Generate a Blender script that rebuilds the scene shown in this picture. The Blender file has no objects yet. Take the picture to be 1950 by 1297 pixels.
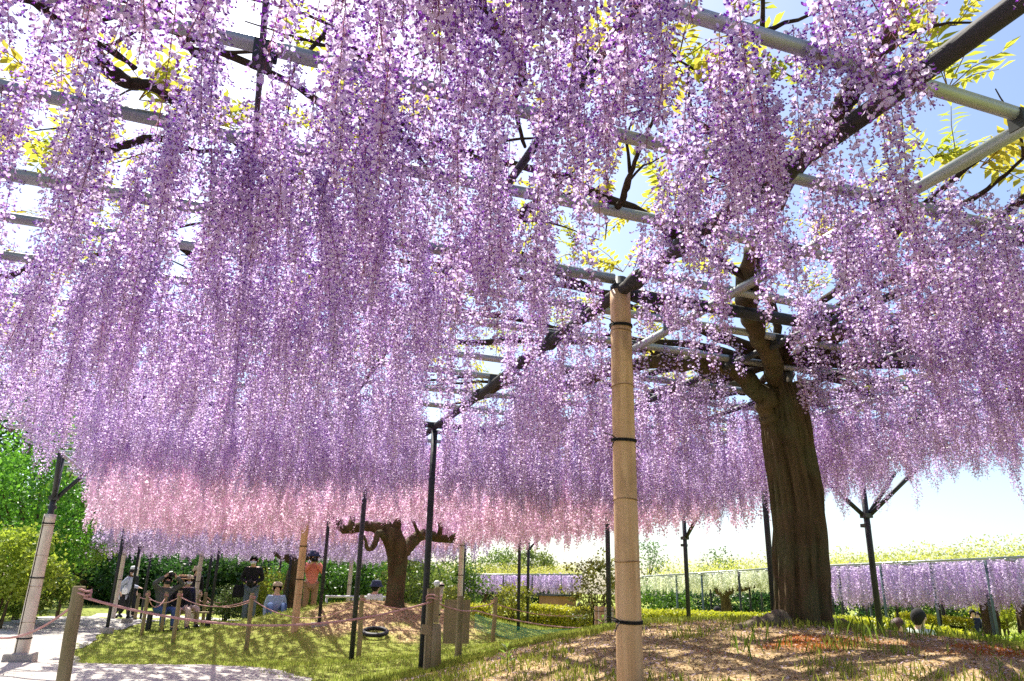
import bpy, math, random
import numpy as np
from mathutils import Vector, Matrix

# ------------------------------------------------------------------ camera, sky, sun
SC = bpy.context.scene
COL = SC.collection
EYE = 0.94
FPX, YAW, PITCH, ROLL = 1431.7, math.radians(19.95), math.radians(18.385), math.radians(1.275)
def cam_axes():
    f = np.array([math.sin(YAW)*math.cos(PITCH), math.cos(YAW)*math.cos(PITCH), math.sin(PITCH)])
    r = np.array([math.cos(YAW), -math.sin(YAW), 0.0]); u = np.cross(r, f)
    return (math.cos(ROLL)*r + math.sin(ROLL)*u, -math.sin(ROLL)*r + math.cos(ROLL)*u, f)
CR, CU, CF = cam_axes()
cd = bpy.data.cameras.new('camera'); cam = bpy.data.objects.new('camera', cd); COL.objects.link(cam)
cam.matrix_world = Matrix(((CR[0], CU[0], -CF[0], 0), (CR[1], CU[1], -CF[1], 0), (CR[2], CU[2], -CF[2], EYE), (0, 0, 0, 1)))
cd.sensor_width = 36; cd.sensor_fit = 'HORIZONTAL'; cd.lens = FPX/1950*36
cd.clip_start = 0.05; cd.clip_end = 2000
SC.camera = cam

SUN_ELEV, SUN_AZ = math.radians(57), math.radians(-6)        # azimuth from +y towards +x
w = bpy.data.worlds.new('World'); SC.world = w; w.use_nodes = True
wn = w.node_tree.nodes; wl = w.node_tree.links
sky = wn.new('ShaderNodeTexSky'); sky.sky_type = 'NISHITA'; sky.sun_disc = False
sky.sun_elevation = SUN_ELEV; sky.sun_rotation = SUN_AZ
sky.air_density = 1.0; sky.dust_density = 1.6; sky.ozone_density = 1.8
wn['Background'].inputs['Strength'].default_value = 0.11
wl.new(sky.outputs[0], wn['Background'].inputs['Color'])
sd = bpy.data.lights.new('sun', 'SUN'); sun = bpy.data.objects.new('sun', sd); COL.objects.link(sun)
sd.energy = 5.0; sd.angle = math.radians(0.53); sd.color = (1.0, 0.955, 0.87)
sdir = Vector((math.sin(SUN_AZ)*math.cos(SUN_ELEV), math.cos(SUN_AZ)*math.cos(SUN_ELEV), math.sin(SUN_ELEV)))
sun.rotation_euler = sdir.to_track_quat('Z', 'Y').to_euler(); sun.location = sdir*60
SC.view_settings.view_transform = 'Standard'; SC.view_settings.look = 'None'
SC.view_settings.exposure = 1.1; SC.view_settings.gamma = 1.0
SC.cycles.max_bounces = 8; SC.cycles.diffuse_bounces = 6; SC.cycles.transmission_bounces = 6
SC.cycles.use_denoising = False
SC.cycles.sample_clamp_indirect = 6.0

# ------------------------------------------------------------------ helpers
rng = np.random.default_rng(11); random.seed(5)
def ray(x, y): return (x-975)*CR - (y-648.5)*CU + FPX*CF
def at(x, y, depth):                       # point seen at photo pixel x, y at that depth
    p = ray(x, y)/FPX*depth; return np.array([p[0], p[1], p[2]+EYE])
def at_y(x, y, Y):
    d = ray(x, y); p = d*(Y/d[1]); return np.array([p[0], p[1], p[2]+EYE])
def at_z(x, y, z):
    d = ray(x, y); p = d*((z-EYE)/d[2]); return np.array([p[0], p[1], z])
def project(P):
    P = np.asarray(P, float) - np.array([0, 0, EYE]); d = P@CF
    dd = np.where(d > 1e-3, d, 1e-3)
    return 975+FPX*(P@CR)/dd, 648.5-FPX*(P@CU)/dd, d

class MB:
    def __init__(s): s.v = []; s.f = []; s.m = []; s.c = []
    def add(s, vs, fs, mi=0, col=None):
        o = len(s.v); s.v.extend([tuple(map(float, a)) for a in vs]); s.f.extend([tuple(i+o for i in f) for f in fs]); s.m.extend([mi]*len(fs))
        s.c.extend([(col or (1, 1, 1))]*len(vs))
    def box(s, c, size, rot=None, mi=0, col=None):
        sx, sy, sz = [a/2 for a in size]
        vs = [Vector((x, y, z)) for x in (-sx, sx) for y in (-sy, sy) for z in (-sz, sz)]
        if rot is not None: vs = [rot@v for v in vs]
        s.add([(v.x+c[0], v.y+c[1], v.z+c[2]) for v in vs], [(0, 1, 3, 2), (4, 6, 7, 5), (0, 4, 5, 1), (2, 3, 7, 6), (0, 2, 6, 4), (1, 5, 7, 3)], mi, col)
    def tube(s, pts, rad, n=8, mi=0, col=None, cap=True, wob=0.0, seed=0, flute=0):
        pts = [Vector(p) for p in pts]; k = len(pts)
        if not hasattr(rad, '__len__'): rad = [rad]*k
        R = np.random.default_rng(abs(int(seed))); vs = []; fs = []; ref = None
        for i, p in enumerate(pts):
            t = (pts[min(i+1, k-1)]-pts[max(i-1, 0)]).normalized()
            if ref is None: ref = t.orthogonal().normalized()
            ref = (ref - t*ref.dot(t)).normalized(); b = t.cross(ref)
            for j in range(n):
                a = 2*math.pi*j/n; r = rad[i]*(1+(wob*(R.random()-.5)*2 if wob else 0))
                if flute: r *= 1+.09*math.sin(flute*a+.6*math.sin(i*.3))
                q = p + (ref*math.cos(a)+b*math.sin(a))*r; vs.append(q)
        for i in range(k-1):
            for j in range(n):
                fs.append((i*n+j, i*n+(j+1) % n, (i+1)*n+(j+1) % n, (i+1)*n+j))
        if cap: fs.append(tuple(range(n-1, -1, -1))); fs.append(tuple((k-1)*n+j for j in range(n)))
        s.add(vs, fs, mi, col)
    def lathe(s, prof, c=(0, 0, 0), n=16, mi=0, col=None):
        vs = []; fs = []; k = len(prof)
        for r, z in prof:
            for j in range(n):
                a = 2*math.pi*j/n; vs.append((c[0]+r*math.cos(a), c[1]+r*math.sin(a), c[2]+z))
        for i in range(k-1):
            for j in range(n): fs.append((i*n+j, i*n+(j+1) % n, (i+1)*n+(j+1) % n, (i+1)*n+j))
        fs.append(tuple(range(n-1, -1, -1))); fs.append(tuple((k-1)*n+j for j in range(n)))
        s.add(vs, fs, mi, col)
    def mesh(s, name, mats, smooth=False, colattr=False):
        me = bpy.data.meshes.new(name); me.from_pydata(s.v, [], s.f)
        for m in (mats if isinstance(mats, (list, tuple)) else [mats]): me.materials.append(m)
        me.polygons.foreach_set('material_index', s.m)
        if smooth: me.polygons.foreach_set('use_smooth', [True]*len(s.f))
        if colattr:
            a = me.color_attributes.new('Col', 'FLOAT_COLOR', 'POINT')
            a.data.foreach_set('color', np.concatenate([np.array(s.c), np.ones((len(s.c), 1))], 1).astype(np.float32).ravel())
        me.update(); return me
    def build(s, name, mats, parent=None, smooth=False, colattr=False):
        return link(name, s.mesh(name, mats, smooth, colattr), parent)

def link(name, data, parent=None):
    o = bpy.data.objects.new(name, data); COL.objects.link(o)
    if parent is not None: o.parent = parent
    return o
def empty(name, loc=(0, 0, 0), rz=0):
    o = bpy.data.objects.new(name, None); COL.objects.link(o); o.location = loc; o.rotation_euler = (0, 0, rz); o.empty_display_size = .1
    return o
def tag(o, label=None, cat=None, group=None, kind=None):
    if label: o['label'] = label
    if cat: o['category'] = cat
    if group: o['group'] = group
    if kind: o['kind'] = kind
    return o
def np_mesh(name, verts, faces, mats, cols=None, smooth=False):
    verts = np.ascontiguousarray(verts, np.float32); faces = np.ascontiguousarray(faces, np.int32)
    me = bpy.data.meshes.new(name); k = faces.shape[1]
    me.vertices.add(len(verts)); me.vertices.foreach_set('co', verts.ravel())
    me.loops.add(faces.size); me.loops.foreach_set('vertex_index', faces.ravel())
    me.polygons.add(len(faces)); me.polygons.foreach_set('loop_start', np.arange(len(faces), dtype=np.int32)*k)
    for m in (mats if isinstance(mats, (list, tuple)) else [mats]): me.materials.append(m)
    if smooth: me.polygons.foreach_set('use_smooth', np.ones(len(faces), bool))
    if cols is not None:
        a = me.color_attributes.new('Col', 'FLOAT_COLOR', 'POINT')
        a.data.foreach_set('color', np.concatenate([cols, np.ones((len(cols), 1))], 1).astype(np.float32).ravel())
    me.update(calc_edges=True); me.validate(); return me

def vnoise(x, y, seed=0):                   # smooth value noise on a unit lattice
    x = np.asarray(x, float); y = np.asarray(y, float)
    def h(i, j):
        n = np.sin(i*127.1+j*311.7+seed*74.7)*43758.5453; return n-np.floor(n)
    xi = np.floor(x); yi = np.floor(y); xf = x-xi; yf = y-yi
    xf = xf*xf*(3-2*xf); yf = yf*yf*(3-2*yf)
    return (h(xi, yi)*(1-xf)+h(xi+1, yi)*xf)*(1-yf)+(h(xi, yi+1)*(1-xf)+h(xi+1, yi+1)*xf)*yf
def fbm(x, y, seed=0): return (vnoise(x, y, seed)*.55+vnoise(x*2.1, y*2.1, seed+3)*.3+vnoise(x*4.3, y*4.3, seed+7)*.15)

# ------------------------------------------------------------------ materials
MATS = {}
def mat(name, col, rough=.7, var=.15, scale=12, bump=0.0, metal=0.0, col2=None, stretch=(1, 1, 1), bscale=None, spec=.3):
    m = bpy.data.materials.new(name); m.use_nodes = True; n = m.node_tree.nodes; l = m.node_tree.links
    b = n['Principled BSDF']; b.inputs['Roughness'].default_value = rough; b.inputs['Metallic'].default_value = metal
    b.inputs['Specular IOR Level'].default_value = spec
    tc = n.new('ShaderNodeTexCoord'); mp = n.new('ShaderNodeMapping'); mp.inputs['Scale'].default_value = stretch
    l.new(tc.outputs['Object'], mp.inputs[0])
    nz = n.new('ShaderNodeTexNoise'); nz.inputs['Scale'].default_value = scale; nz.inputs['Detail'].default_value = 6; nz.inputs['Roughness'].default_value = .65
    l.new(mp.outputs[0], nz.inputs['Vector'])
    rp = n.new('ShaderNodeValToRGB'); rp.color_ramp.elements[0].position = .3; rp.color_ramp.elements[1].position = .7
    a = col; c2 = col2 if col2 else tuple(min(1, x*(1+var)) for x in col); c1 = a if col2 else tuple(x*(1-var) for x in col)
    rp.color_ramp.elements[0].color = (*c1, 1); rp.color_ramp.elements[1].color = (*c2, 1)
    l.new(nz.outputs[0], rp.inputs[0]); l.new(rp.outputs[0], b.inputs['Base Color'])
    if bump:
        n2 = n.new('ShaderNodeTexNoise'); n2.inputs['Scale'].default_value = bscale or scale*2; n2.inputs['Detail'].default_value = 6
        l.new(mp.outputs[0], n2.inputs['Vector'])
        bp = n.new('ShaderNodeBump'); bp.inputs['Strength'].default_value = bump; bp.inputs['Distance'].default_value = .04 if 'bark' in name else .02
        l.new(n2.outputs[0], bp.inputs['Height']); l.new(bp.outputs[0], b.inputs['Normal'])
    MATS[name] = m; return m
def leaf_mat(name, trans=.5, hue=.02, val=.25, tint=None, gloss=0.0):
    """thin petals and leaves: vertex colour, diffuse + translucent, small variation from one copy to the next"""
    m = bpy.data.materials.new(name); m.use_nodes = True; n = m.node_tree.nodes; l = m.node_tree.links
    n.remove(n['Principled BSDF']); out = n['Material Output']
    at_ = n.new('ShaderNodeAttribute'); at_.attribute_name = 'Col'
    oi = n.new('ShaderNodeObjectInfo'); hs = n.new('ShaderNodeHueSaturation')
    mr = n.new('ShaderNodeMapRange'); mr.inputs[3].default_value = .5-hue; mr.inputs[4].default_value = .5+hue
    mv = n.new('ShaderNodeMapRange'); mv.inputs[3].default_value = 1-val; mv.inputs[4].default_value = 1+val*.4
    ml = n.new('ShaderNodeMath'); ml.operation = 'MULTIPLY'; ml.inputs[1].default_value = 7.31
    fr = n.new('ShaderNodeMath'); fr.operation = 'FRACT'
    l.new(oi.outputs['Random'], mr.inputs[0]); l.new(oi.outputs['Random'], ml.inputs[0]); l.new(ml.outputs[0], fr.inputs[0]); l.new(fr.outputs[0], mv.inputs[0])
    l.new(mr.outputs[0], hs.inputs['Hue']); l.new(mv.outputs[0], hs.inputs['Value']); l.new(at_.outputs['Color'], hs.inputs['Color'])
    d = n.new('ShaderNodeBsdfDiffuse'); t = n.new('ShaderNodeBsdfTranslucent'); mx = n.new('ShaderNodeMixShader'); mx.inputs[0].default_value = trans
    l.new(hs.outputs[0], d.inputs[0]); l.new(hs.outputs[0], t.inputs[0]); l.new(d.outputs[0], mx.inputs[1]); l.new(t.outputs[0], mx.inputs[2])
    if gloss:
        g = n.new('ShaderNodeBsdfGlossy'); g.inputs['Roughness'].default_value = .4; m2 = n.new('ShaderNodeMixShader'); m2.inputs[0].default_value = gloss
        l.new(mx.outputs[0], m2.inputs[1]); l.new(g.outputs[0], m2.inputs[2]); l.new(m2.outputs[0], out.inputs[0])
    else: l.new(mx.outputs[0], out.inputs[0])
    MATS[name] = m; return m
def ground_mat(name, scale=30, bump=.5):
    m = bpy.data.materials.new(name); m.use_nodes = True; n = m.node_tree.nodes; l = m.node_tree.links
    b = n['Principled BSDF']; b.inputs['Roughness'].default_value = .95; b.inputs['Specular IOR Level'].default_value = .1
    at_ = n.new('ShaderNodeAttribute'); at_.attribute_name = 'Col'; tc = n.new('ShaderNodeTexCoord')
    nz = n.new('ShaderNodeTexNoise'); nz.inputs['Scale'].default_value = scale; nz.inputs['Detail'].default_value = 8; nz.inputs['Roughness'].default_value = .75
    l.new(tc.outputs['Object'], nz.inputs['Vector'])
    mr = n.new('ShaderNodeMapRange'); mr.inputs[1].default_value = .3; mr.inputs[2].default_value = .7; mr.inputs[3].default_value = .55; mr.inputs[4].default_value = 1.35
    l.new(nz.outputs[0], mr.inputs[0])
    mx = n.new('ShaderNodeMix'); mx.data_type = 'RGBA'; mx.blend_type = 'MULTIPLY'; mx.inputs[0].default_value = 1
    cb = n.new('ShaderNodeCombineColor')
    for i in range(3): l.new(mr.outputs[0], cb.inputs[i])
    l.new(at_.outputs['Color'], mx.inputs[6]); l.new(cb.outputs[0], mx.inputs[7]); l.new(mx.outputs[2], b.inputs['Base Color'])
    bp = n.new('ShaderNodeBump'); bp.inputs['Strength'].default_value = bump; bp.inputs['Distance'].default_value = .03
    l.new(nz.outputs[0], bp.inputs['Height']); l.new(bp.outputs[0], b.inputs['Normal'])
    MATS[name] = m; return m

M_ground = ground_mat('ground_soil', 26, .7)
M_path = ground_mat('path_gravel', 70, .35)
M_petal = leaf_mat('purple_petals', .60, .018, .16)
M_pink = leaf_mat('pink_petals', .55, .012, .2)
M_lilac = leaf_mat('lilac_petals', .55, .015, .2)
M_leaf = leaf_mat('tree_leaves', .52, .02, .15, gloss=.04)
M_young = leaf_mat('young_wisteria_leaves', .6, .02, .15)
M_blade = leaf_mat('grass_blades', .45, .0, .0)
M_litter = leaf_mat('ground_litter', .25, .0, .0)
M_bark = mat('wisteria_bark', (.042, .028, .014), .9, scale=7, bump=1.0, col2=(.135, .094, .048), stretch=(1, 1, .25), bscale=18, spec=.15)
_n = M_bark.node_tree.nodes; _l = M_bark.node_tree.links; _b = _n['Principled BSDF']; _src = _b.inputs['Base Color'].links[0].from_socket
_nz = _n.new('ShaderNodeTexNoise'); _nz.inputs['Scale'].default_value = 4.5; _nz.inputs['Detail'].default_value = 7; _l.new(next(q for q in _n if q.type == 'TEX_COORD').outputs['Object'], _nz.inputs['Vector'])
_rp = _n.new('ShaderNodeValToRGB'); _rp.color_ramp.elements[0].position = .48; _rp.color_ramp.elements[1].position = .66; _rp.color_ramp.elements[1].color = (.7, .7, .7, 1); _l.new(_nz.outputs[0], _rp.inputs[0])
_mx = _n.new('ShaderNodeMix'); _mx.data_type = 'RGBA'; _l.new(_rp.outputs[0], _mx.inputs[0]); _l.new(_src, _mx.inputs[6]); _mx.inputs[7].default_value = (.085, .088, .042, 1); _l.new(_mx.outputs[2], _b.inputs['Base Color'])
M_root = mat('root_bark', (.07, .052, .03), .9, scale=9, bump=.9, col2=(.24, .19, .13), spec=.15)
M_vine = mat('vine_bark', (.030, .020, .012), .9, scale=14, bump=.8, col2=(.07, .048, .03), spec=.15)
M_pipe = mat('galvanised_pipe', (.27, .28, .26), .45, .2, 5, .15, metal=.6, col2=(.48, .49, .47), stretch=(.3, .3, 1))
M_dark = mat('dark_painted_pipe', (.018, .02, .022), .5, .3, 9, .2, col2=(.04, .042, .045))
M_log = mat('tarred_log', (.02, .018, .016), .75, scale=12, bump=.6, col2=(.06, .052, .045), stretch=(1, .15, 1))
M_clamp = mat('clamp_steel', (.06, .06, .055), .5, .2, 20, metal=.5)
def bamboo_mat(name, a, b, stain):
    m = mat(name, a, .5, scale=1.0, bump=.12, col2=b, stretch=(38, 38, 1.6), bscale=2.5); n = m.node_tree.nodes; l = m.node_tree.links
    bs = n['Principled BSDF']; src = bs.inputs['Base Color'].links[0].from_socket; tc = next(q for q in n if q.type == 'TEX_COORD')
    mp = n.new('ShaderNodeMapping'); mp.inputs['Scale'].default_value = (9, 9, 3.5); l.new(tc.outputs['Object'], mp.inputs[0])
    nz = n.new('ShaderNodeTexNoise'); nz.inputs['Scale'].default_value = 1.3; nz.inputs['Detail'].default_value = 5; l.new(mp.outputs[0], nz.inputs['Vector'])
    rp = n.new('ShaderNodeValToRGB'); rp.color_ramp.elements[0].position = .52; rp.color_ramp.elements[1].position = .74; l.new(nz.outputs[0], rp.inputs[0])
    rp.color_ramp.elements[0].color = (0, 0, 0, 1); rp.color_ramp.elements[1].color = (.75, .75, .75, 1)
    mx = n.new('ShaderNodeMix'); mx.data_type = 'RGBA'; l.new(rp.outputs[0], mx.inputs[0]); l.new(src, mx.inputs[6]); mx.inputs[7].default_value = (*stain, 1); l.new(mx.outputs[2], bs.inputs['Base Color']); return m
M_bamboo = bamboo_mat('dry_bamboo', (.44, .26, .125), (.66, .45, .25), (.22, .13, .07))
M_bamboo_pale = bamboo_mat('pale_bamboo', (.56, .46, .36), (.74, .64, .52), (.42, .34, .26))
M_tie = mat('black_cord', (.012, .012, .012), .8, .2, 40)
M_fence = mat('weathered_fence_wood', (.20, .16, .075), .85, scale=10, bump=.5, col2=(.34, .27, .15), stretch=(2, 2, .25))
M_board = mat('plywood_board', (.26, .20, .11), .8, scale=6, bump=.3, col2=(.36, .28, .16), stretch=(2, 2, .3))
M_rope = mat('faded_red_rope', (.50, .22, .20), .85, .3, 60, .4, col2=(.66, .42, .38))
M_conc = mat('concrete', (.36, .33, .29), .9, .2, 18, .4)
M_rubber = mat('black_rubber', (.02, .02, .02), .6, .3, 20)
M_net = mat('green_net', (.03, .33, .22), .6, .2, 30)
M_white = mat('white_painted_rail', (.72, .73, .74), .5, .08, 10)
M_brick = mat('brown_wall', (.36, .17, .08), .85, .2, 6, .2)
M_skin = mat('skin', (.66, .42, .31), .55, .08, 20)
M_hair = mat('black_hair', (.012, .010, .009), .8, .3, 60, .4)
M_brownhair = mat('brown_hair', (.07, .03, .018), .5, .3, 60, .4)
M_black = mat('black_plastic', (.012, .012, .013), .35, .2, 30)
def cloth(name, c): return MATS.get(name) or mat(name, c, .85, .18, 26, .35)
COLS = {}

# ------------------------------------------------------------------ ground heights
TZ = EYE + 1.52                           # height of the trellis roof
gx_, gy_, gz_ = [], [], []
def ctrl(p): gx_.append(p[0]); gy_.append(p[1]); gz_.append(p[2])
for px, py, Y in ((1203, 1294, 3.22), (1530, 1198, 4.3), (1050, 1212, 4.9), (900, 1257, 5.3), (1668, 1204, 6.95), (1330, 1190, 10.8), (807, 1283, 6.98), (678, 1258, 10.77),
                  (55, 1265, 10.77), (610, 1182, 14.7), (755, 1150, 15.6), (985, 1197, 14.8), (1152, 1193, 10.8), (205, 1208, 18.4), (875, 1258, 7.2), (1900, 1275, 2.7), (1900, 1232, 4.4), (1700, 1212, 5.5), (595, 1160, 15.6)):
    ctrl(at_y(px, py, Y))
for px, py, d in ((482, 1234, 12.4), (344, 1220, 13.4), (283, 1209, 15.2), (690, 1247, 11.4), (940, 1241, 12.5), (1871, 1219, 19), (235, 1180, 24), (330, 1202, 17.7), (480, 1186, 20)): ctrl(at(px, py, d))
for p in ((0, 0, 0), (-2, 3, 0), (-3, 6, 0), (1, -2, .08), (-.2, 5, 0), (-1, 8, 0), (.55, 6.6, .02), (.7, 4.6, .1), (-5, 12, .02), (-5, 2, 0), (-4, 17, .02), (-3, 21, -.02), (1, 22, .05), (-6, 26, 0), (6, 20, 0), (10, 14, 0), (12, 9, .1), (4, -1, .4), (7, 2, .55)): ctrl(p)
CX, CY, CZ = np.array(gx_), np.array(gy_), np.array(gz_)
def gbase(x, y): return -.9/(1+np.exp(-(np.hypot(np.maximum(x+2, 0), np.maximum(y, 0))-27)/3.5))*(1/(1+np.exp(-(x-1.5)/1.5)))
SIG = 2.3
K = np.exp(-((CX[:, None]-CX)**2+(CY[:, None]-CY)**2)/(2*SIG**2))+np.eye(len(CX))*.06
GW = np.linalg.solve(K, CZ-gbase(CX, CY))
def G(x, y):
    x = np.asarray(x, float); y = np.asarray(y, float); s = gbase(x, y)
    for i in range(len(CX)): s = s+GW[i]*np.exp(-((x-CX[i])**2+(y-CY[i])**2)/(2*SIG**2))
    s = s-.72*np.exp(-((x-8.75)**2+(y-8.35)**2)/(2*1.1**2))
    return s + (fbm(x*1.6, y*1.6, 2)-.5)*.05
def gz(x, y): return float(G(x, y))

PB = np.array([(-6, 1.0), (0, 1.0), (3, .85), (5, .75), (7, .9), (8.4, 1.0), (9.3, .8), (10.7, .15), (12, -1.0), (12.9, -1.8), (15, -2.0), (18, -2.1), (22, -1.8), (27, -.2), (31, 3)])
def path_right(y): return np.interp(y, PB[:, 0], PB[:, 1])+(fbm(np.asarray(y)*1.3, np.asarray(y)*0+3, 5)-.5)*.35
def path_left(y): return np.interp(y, [-6, 14, 16.5, 18.5, 22, 28, 31], [-9, -8, -5.2, -4.4, -4.3, -4.1, -3.5])+(fbm(np.asarray(y)*1.1, np.asarray(y)*0+9, 8)-.5)*.4
def lawn_mask(x, y):                        # 0 bare litter under the vines, 1 grass
    d1 = np.hypot((x-3.4)/3.3, (y-3.5)/2.7); d2 = np.hypot((x-3.0)/1.9, (y-15.1)/1.2)
    k = np.minimum(d1, d2)+(fbm(x*1.6, y*1.6, 4)-.5)*1.3
    return np.clip((k-.85)/.35, 0, 1)
def moss_mask(x, y):
    a = np.exp(-(((x-4.3)/.75)**2+((y-3.05)/.28)**2))+np.exp(-(((x-3.0)/.5)**2+((y-3.45)/.25)**2))+np.exp(-(((x-5.6)/.6)**2+((y-3.3)/.3)**2))*.9
    return np.clip((a+(fbm(x*5, y*5, 9)-.5)*1.1-.42)/.3, 0, 1)
def axis(a, b, step, far): 
    core = np.arange(a, b, step); g = []; s = step; v = b
    while v < far: g.append(v); s *= 1.35; v += s
    lo = []; s = step; v = a
    while v > -far: s *= 1.35; v -= s; lo.append(v)
    return np.concatenate([np.array(lo[::-1]), core, np.array(g), [far]])
ax = axis(-9, 14, .14, 700); ay = axis(0, 22, .14, 700)
XX, YY = np.meshgrid(ax, ay); ZZ = G(XX, YY)
nx, ny = len(ax), len(ay)
idx = np.arange(nx*ny).reshape(ny, nx)
F = np.stack([idx[:-1, :-1], idx[:-1, 1:], idx[1:, 1:], idx[1:, :-1]], -1).reshape(-1, 4)
lm = lawn_mask(XX, YY)[..., None]; mm = moss_mask(XX, YY)[..., None]
n1 = fbm(XX*2.3, YY*2.3, 21)[..., None]
grass_c = np.array([.26, .29, .06])*(.75+.5*n1); lit = np.array([.50, .36, .19])*(.55+.9*n1)
cc = lit*(1-lm)+grass_c*lm; cc = cc*(1-mm)+np.array([.40, .11, .025])*mm*(.6+.8*n1)
g = link('ground', np_mesh('ground', np.stack([XX, YY, ZZ], -1).reshape(-1, 3), F, M_ground, cc.reshape(-1, 3), True)); tag(g, kind='structure')
ys = np.concatenate([np.arange(-6, 20, .12), np.arange(20, 31, .4)]); U = np.linspace(0, 1, 60)**.6
XR = path_right(ys); XL = path_left(ys)
PX = XL[:, None]+(XR-XL)[:, None]*U; PY = np.repeat(ys[:, None], 60, 1); PZ = G(PX, PY)+.012
pc = np.array([.46, .43, .38])*(.82+.36*fbm(PX*1.7, PY*1.7, 31)[..., None])
ii = np.arange(len(ys)*60).reshape(len(ys), 60)
tag(link('path', np_mesh('path', np.stack([PX, PY, PZ], -1).reshape(-1, 3), np.stack([ii[:-1, :-1], ii[:-1, 1:], ii[1:, 1:], ii[1:, :-1]], -1).reshape(-1, 4), M_path, pc.reshape(-1, 3), True)), kind='structure')

# ------------------------------------------------------------------ trellises
def pipe_part(parent, name, a, b, r, m, seed=0, n=10, sag=.012):
    a = Vector(a); b = Vector(b); R = random.Random(seed); k = max(3, int((b-a).length/1.1)); mb = MB()
    pts = []
    for i in range(k+1):
        p = a.lerp(b, i/k); p.z += R.uniform(-sag, sag*.4); p.x += R.uniform(-.006, .006); p.y += R.uniform(-.006, .006); pts.append(p)
    mb.tube(pts, r, n); return mb.build(name, m, parent, True)
def post_part(parent, x, y, r=.03, top=TZ-.07, m=None, zb=None, lean=(0, 0)):
    z0 = gz(x, y) if zb is None else zb; mb = MB()
    mb.tube([(x, y, z0-.15), (x+lean[0]*.5, y+lean[1]*.5, (z0+top)/2), (x+lean[0], y+lean[1], top)], r, 12)
    return mb.build('post', m or M_dark, parent, True)
def sleeve_part(post, x, y, z0, z1, r0, r1, nodes, ties, m, seed=0, tail=True):
    mb = MB(); n = 28; zs = sorted(set([z0, z1]+[zz for q in nodes for zz in (q-.012, q-.005, q, q+.006, q+.02)]+list(np.linspace(z0, z1, 26))))
    zs = [zz for zz in zs if z0 <= zz <= z1]; R = random.Random(seed); vs = []; fs = []
    for zz in zs:
        t = (zz-z0)/(z1-z0); r = r0+(r1-r0)*t
        for q in nodes:
            d = zz-q
            if abs(d) < .004: r *= 1.045
            elif abs(d) < .013: r *= .985
        for j in range(n):
            a = 2*math.pi*j/n; rr = r*(1+.012*math.sin(3*a+seed)+R.uniform(-.002, .002)); vs.append((x+rr*math.cos(a), y+rr*math.sin(a), zz))
    k = len(zs)
    for i in range(k-1):
        for j in range(n): fs.append((i*n+j, i*n+(j+1) % n, (i+1)*n+(j+1) % n, (i+1)*n+j))
    fs.append(tuple((k-1)*n+j for j in range(n))); mb.add(vs, fs)
    s = mb.build('bamboo_sleeve', m, post, True)
    for q in nodes:
        r = (r0+(r1-r0)*(q-z0)/(z1-z0))*1.005; mb = MB(); mb.tube([(x+r*math.cos(a), y+r*math.sin(a), q+.002*math.sin(2*a+q*9)) for a in np.linspace(0, 2*math.pi, 29)], .0032, 5); mb.build('node', cloth('bamboo_node', (.24, .14, .065)), post, True)
    for q in ties:
        t = (q-z0)/(z1-z0); r = (r0+(r1-r0)*t)+.004; mb = MB()
        for dz in (-.004, .004):
            mb.tube([(x+r*math.cos(a), y+r*math.sin(a), q+dz+.006*math.sin(a)) for a in np.linspace(0, 2*math.pi, 25)], .0042, 6)
        if tail:
            a0 = 3.6; p = Vector((x+r*math.cos(a0), y+r*math.sin(a0), q))
            mb.tube([p, p+Vector((-.03, -.012, .012)), p+Vector((-.075, -.01, .02))], .0028, 5)
            mb.tube([p, p+Vector((-.022, -.008, -.02)), p+Vector((-.035, -.01, -.05))], .0028, 5)
        mb.build('tie', M_tie, post, True)
    return s
def brace_parts(parent, x, y, dirs, drop=.62, out=.62, m=None, top=TZ-.06):
    mb = MB(); mb.box((x, y, top-drop), (.10, .10, .05)); mb.build('clamp', M_clamp, parent); mb = MB(); mb.box((x, y+.03, top-drop-.11), (.09, .07, .04)); mb.build('clamp', M_clamp, parent)
    for dx, dy in dirs:
        mb = MB(); mb.tube([(x+dx*.03, y+dy*.03, top-drop), (x+dx*out, y+dy*out, top)], .026, 10); mb.build('brace', m or M_dark, parent, True)
def footing(parent, x, y, s=.2, h=.14):
    mb = MB(); z = gz(x, y)
    mb.add([(x+sx*s/2*k, y+sy*s/2*k, z-.05+zz) for zz, k in ((0, 1.05), (h+.04, 1), (h+.05, .92)) for sx, sy in ((-1, -1), (1, -1), (1, 1), (-1, 1))],
           [(0, 1, 5, 4), (1, 2, 6, 5), (2, 3, 7, 6), (3, 0, 4, 7), (4, 5, 9, 8), (5, 6, 10, 9), (6, 7, 11, 10), (7, 4, 8, 11), (8, 9, 10, 11)])
    mb.build('footing', M_conc, parent)

T1 = empty('wisteria_trellis', (0, 0, 0)); tag(T1, 'steel pipe trellis roof overhead with dark log beam and thick bamboo sleeved post in front', 'trellis', 'trellises')
yl = [-1.2, -.2, .75, 1.44, 2.04, 2.56, 3.64, 4.12, 4.80, 5.26, 5.80, 6.35, 7.5, 8.0]
for i, yy in enumerate(yl):
    pipe_part(T1, 'pipe', (-2.5, yy, TZ+.03), (7.0 if yy > 2.2 else 4.6, yy, TZ+.03), .0243, M_pipe, i)
pipe_part(T1, 'beam', (-2.5, 3.20, TZ+.03), (1.72, 3.20, TZ+.03), .028, M_pipe, 40)
pipe_part(T1, 'beam', (1.80, 3.25, TZ-.02), (7.0, 3.25, TZ-.02), .034, M_dark, 41)
pipe_part(T1, 'pipe', (1.9, 3.10, TZ+.03), (7.0, 3.10, TZ+.03), .0243, M_pipe, 42)
pipe_part(T1, 'beam', (-2.5, 6.96, TZ-.02), (7.0, 6.96, TZ-.02), .032, M_dark, 43)
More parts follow.
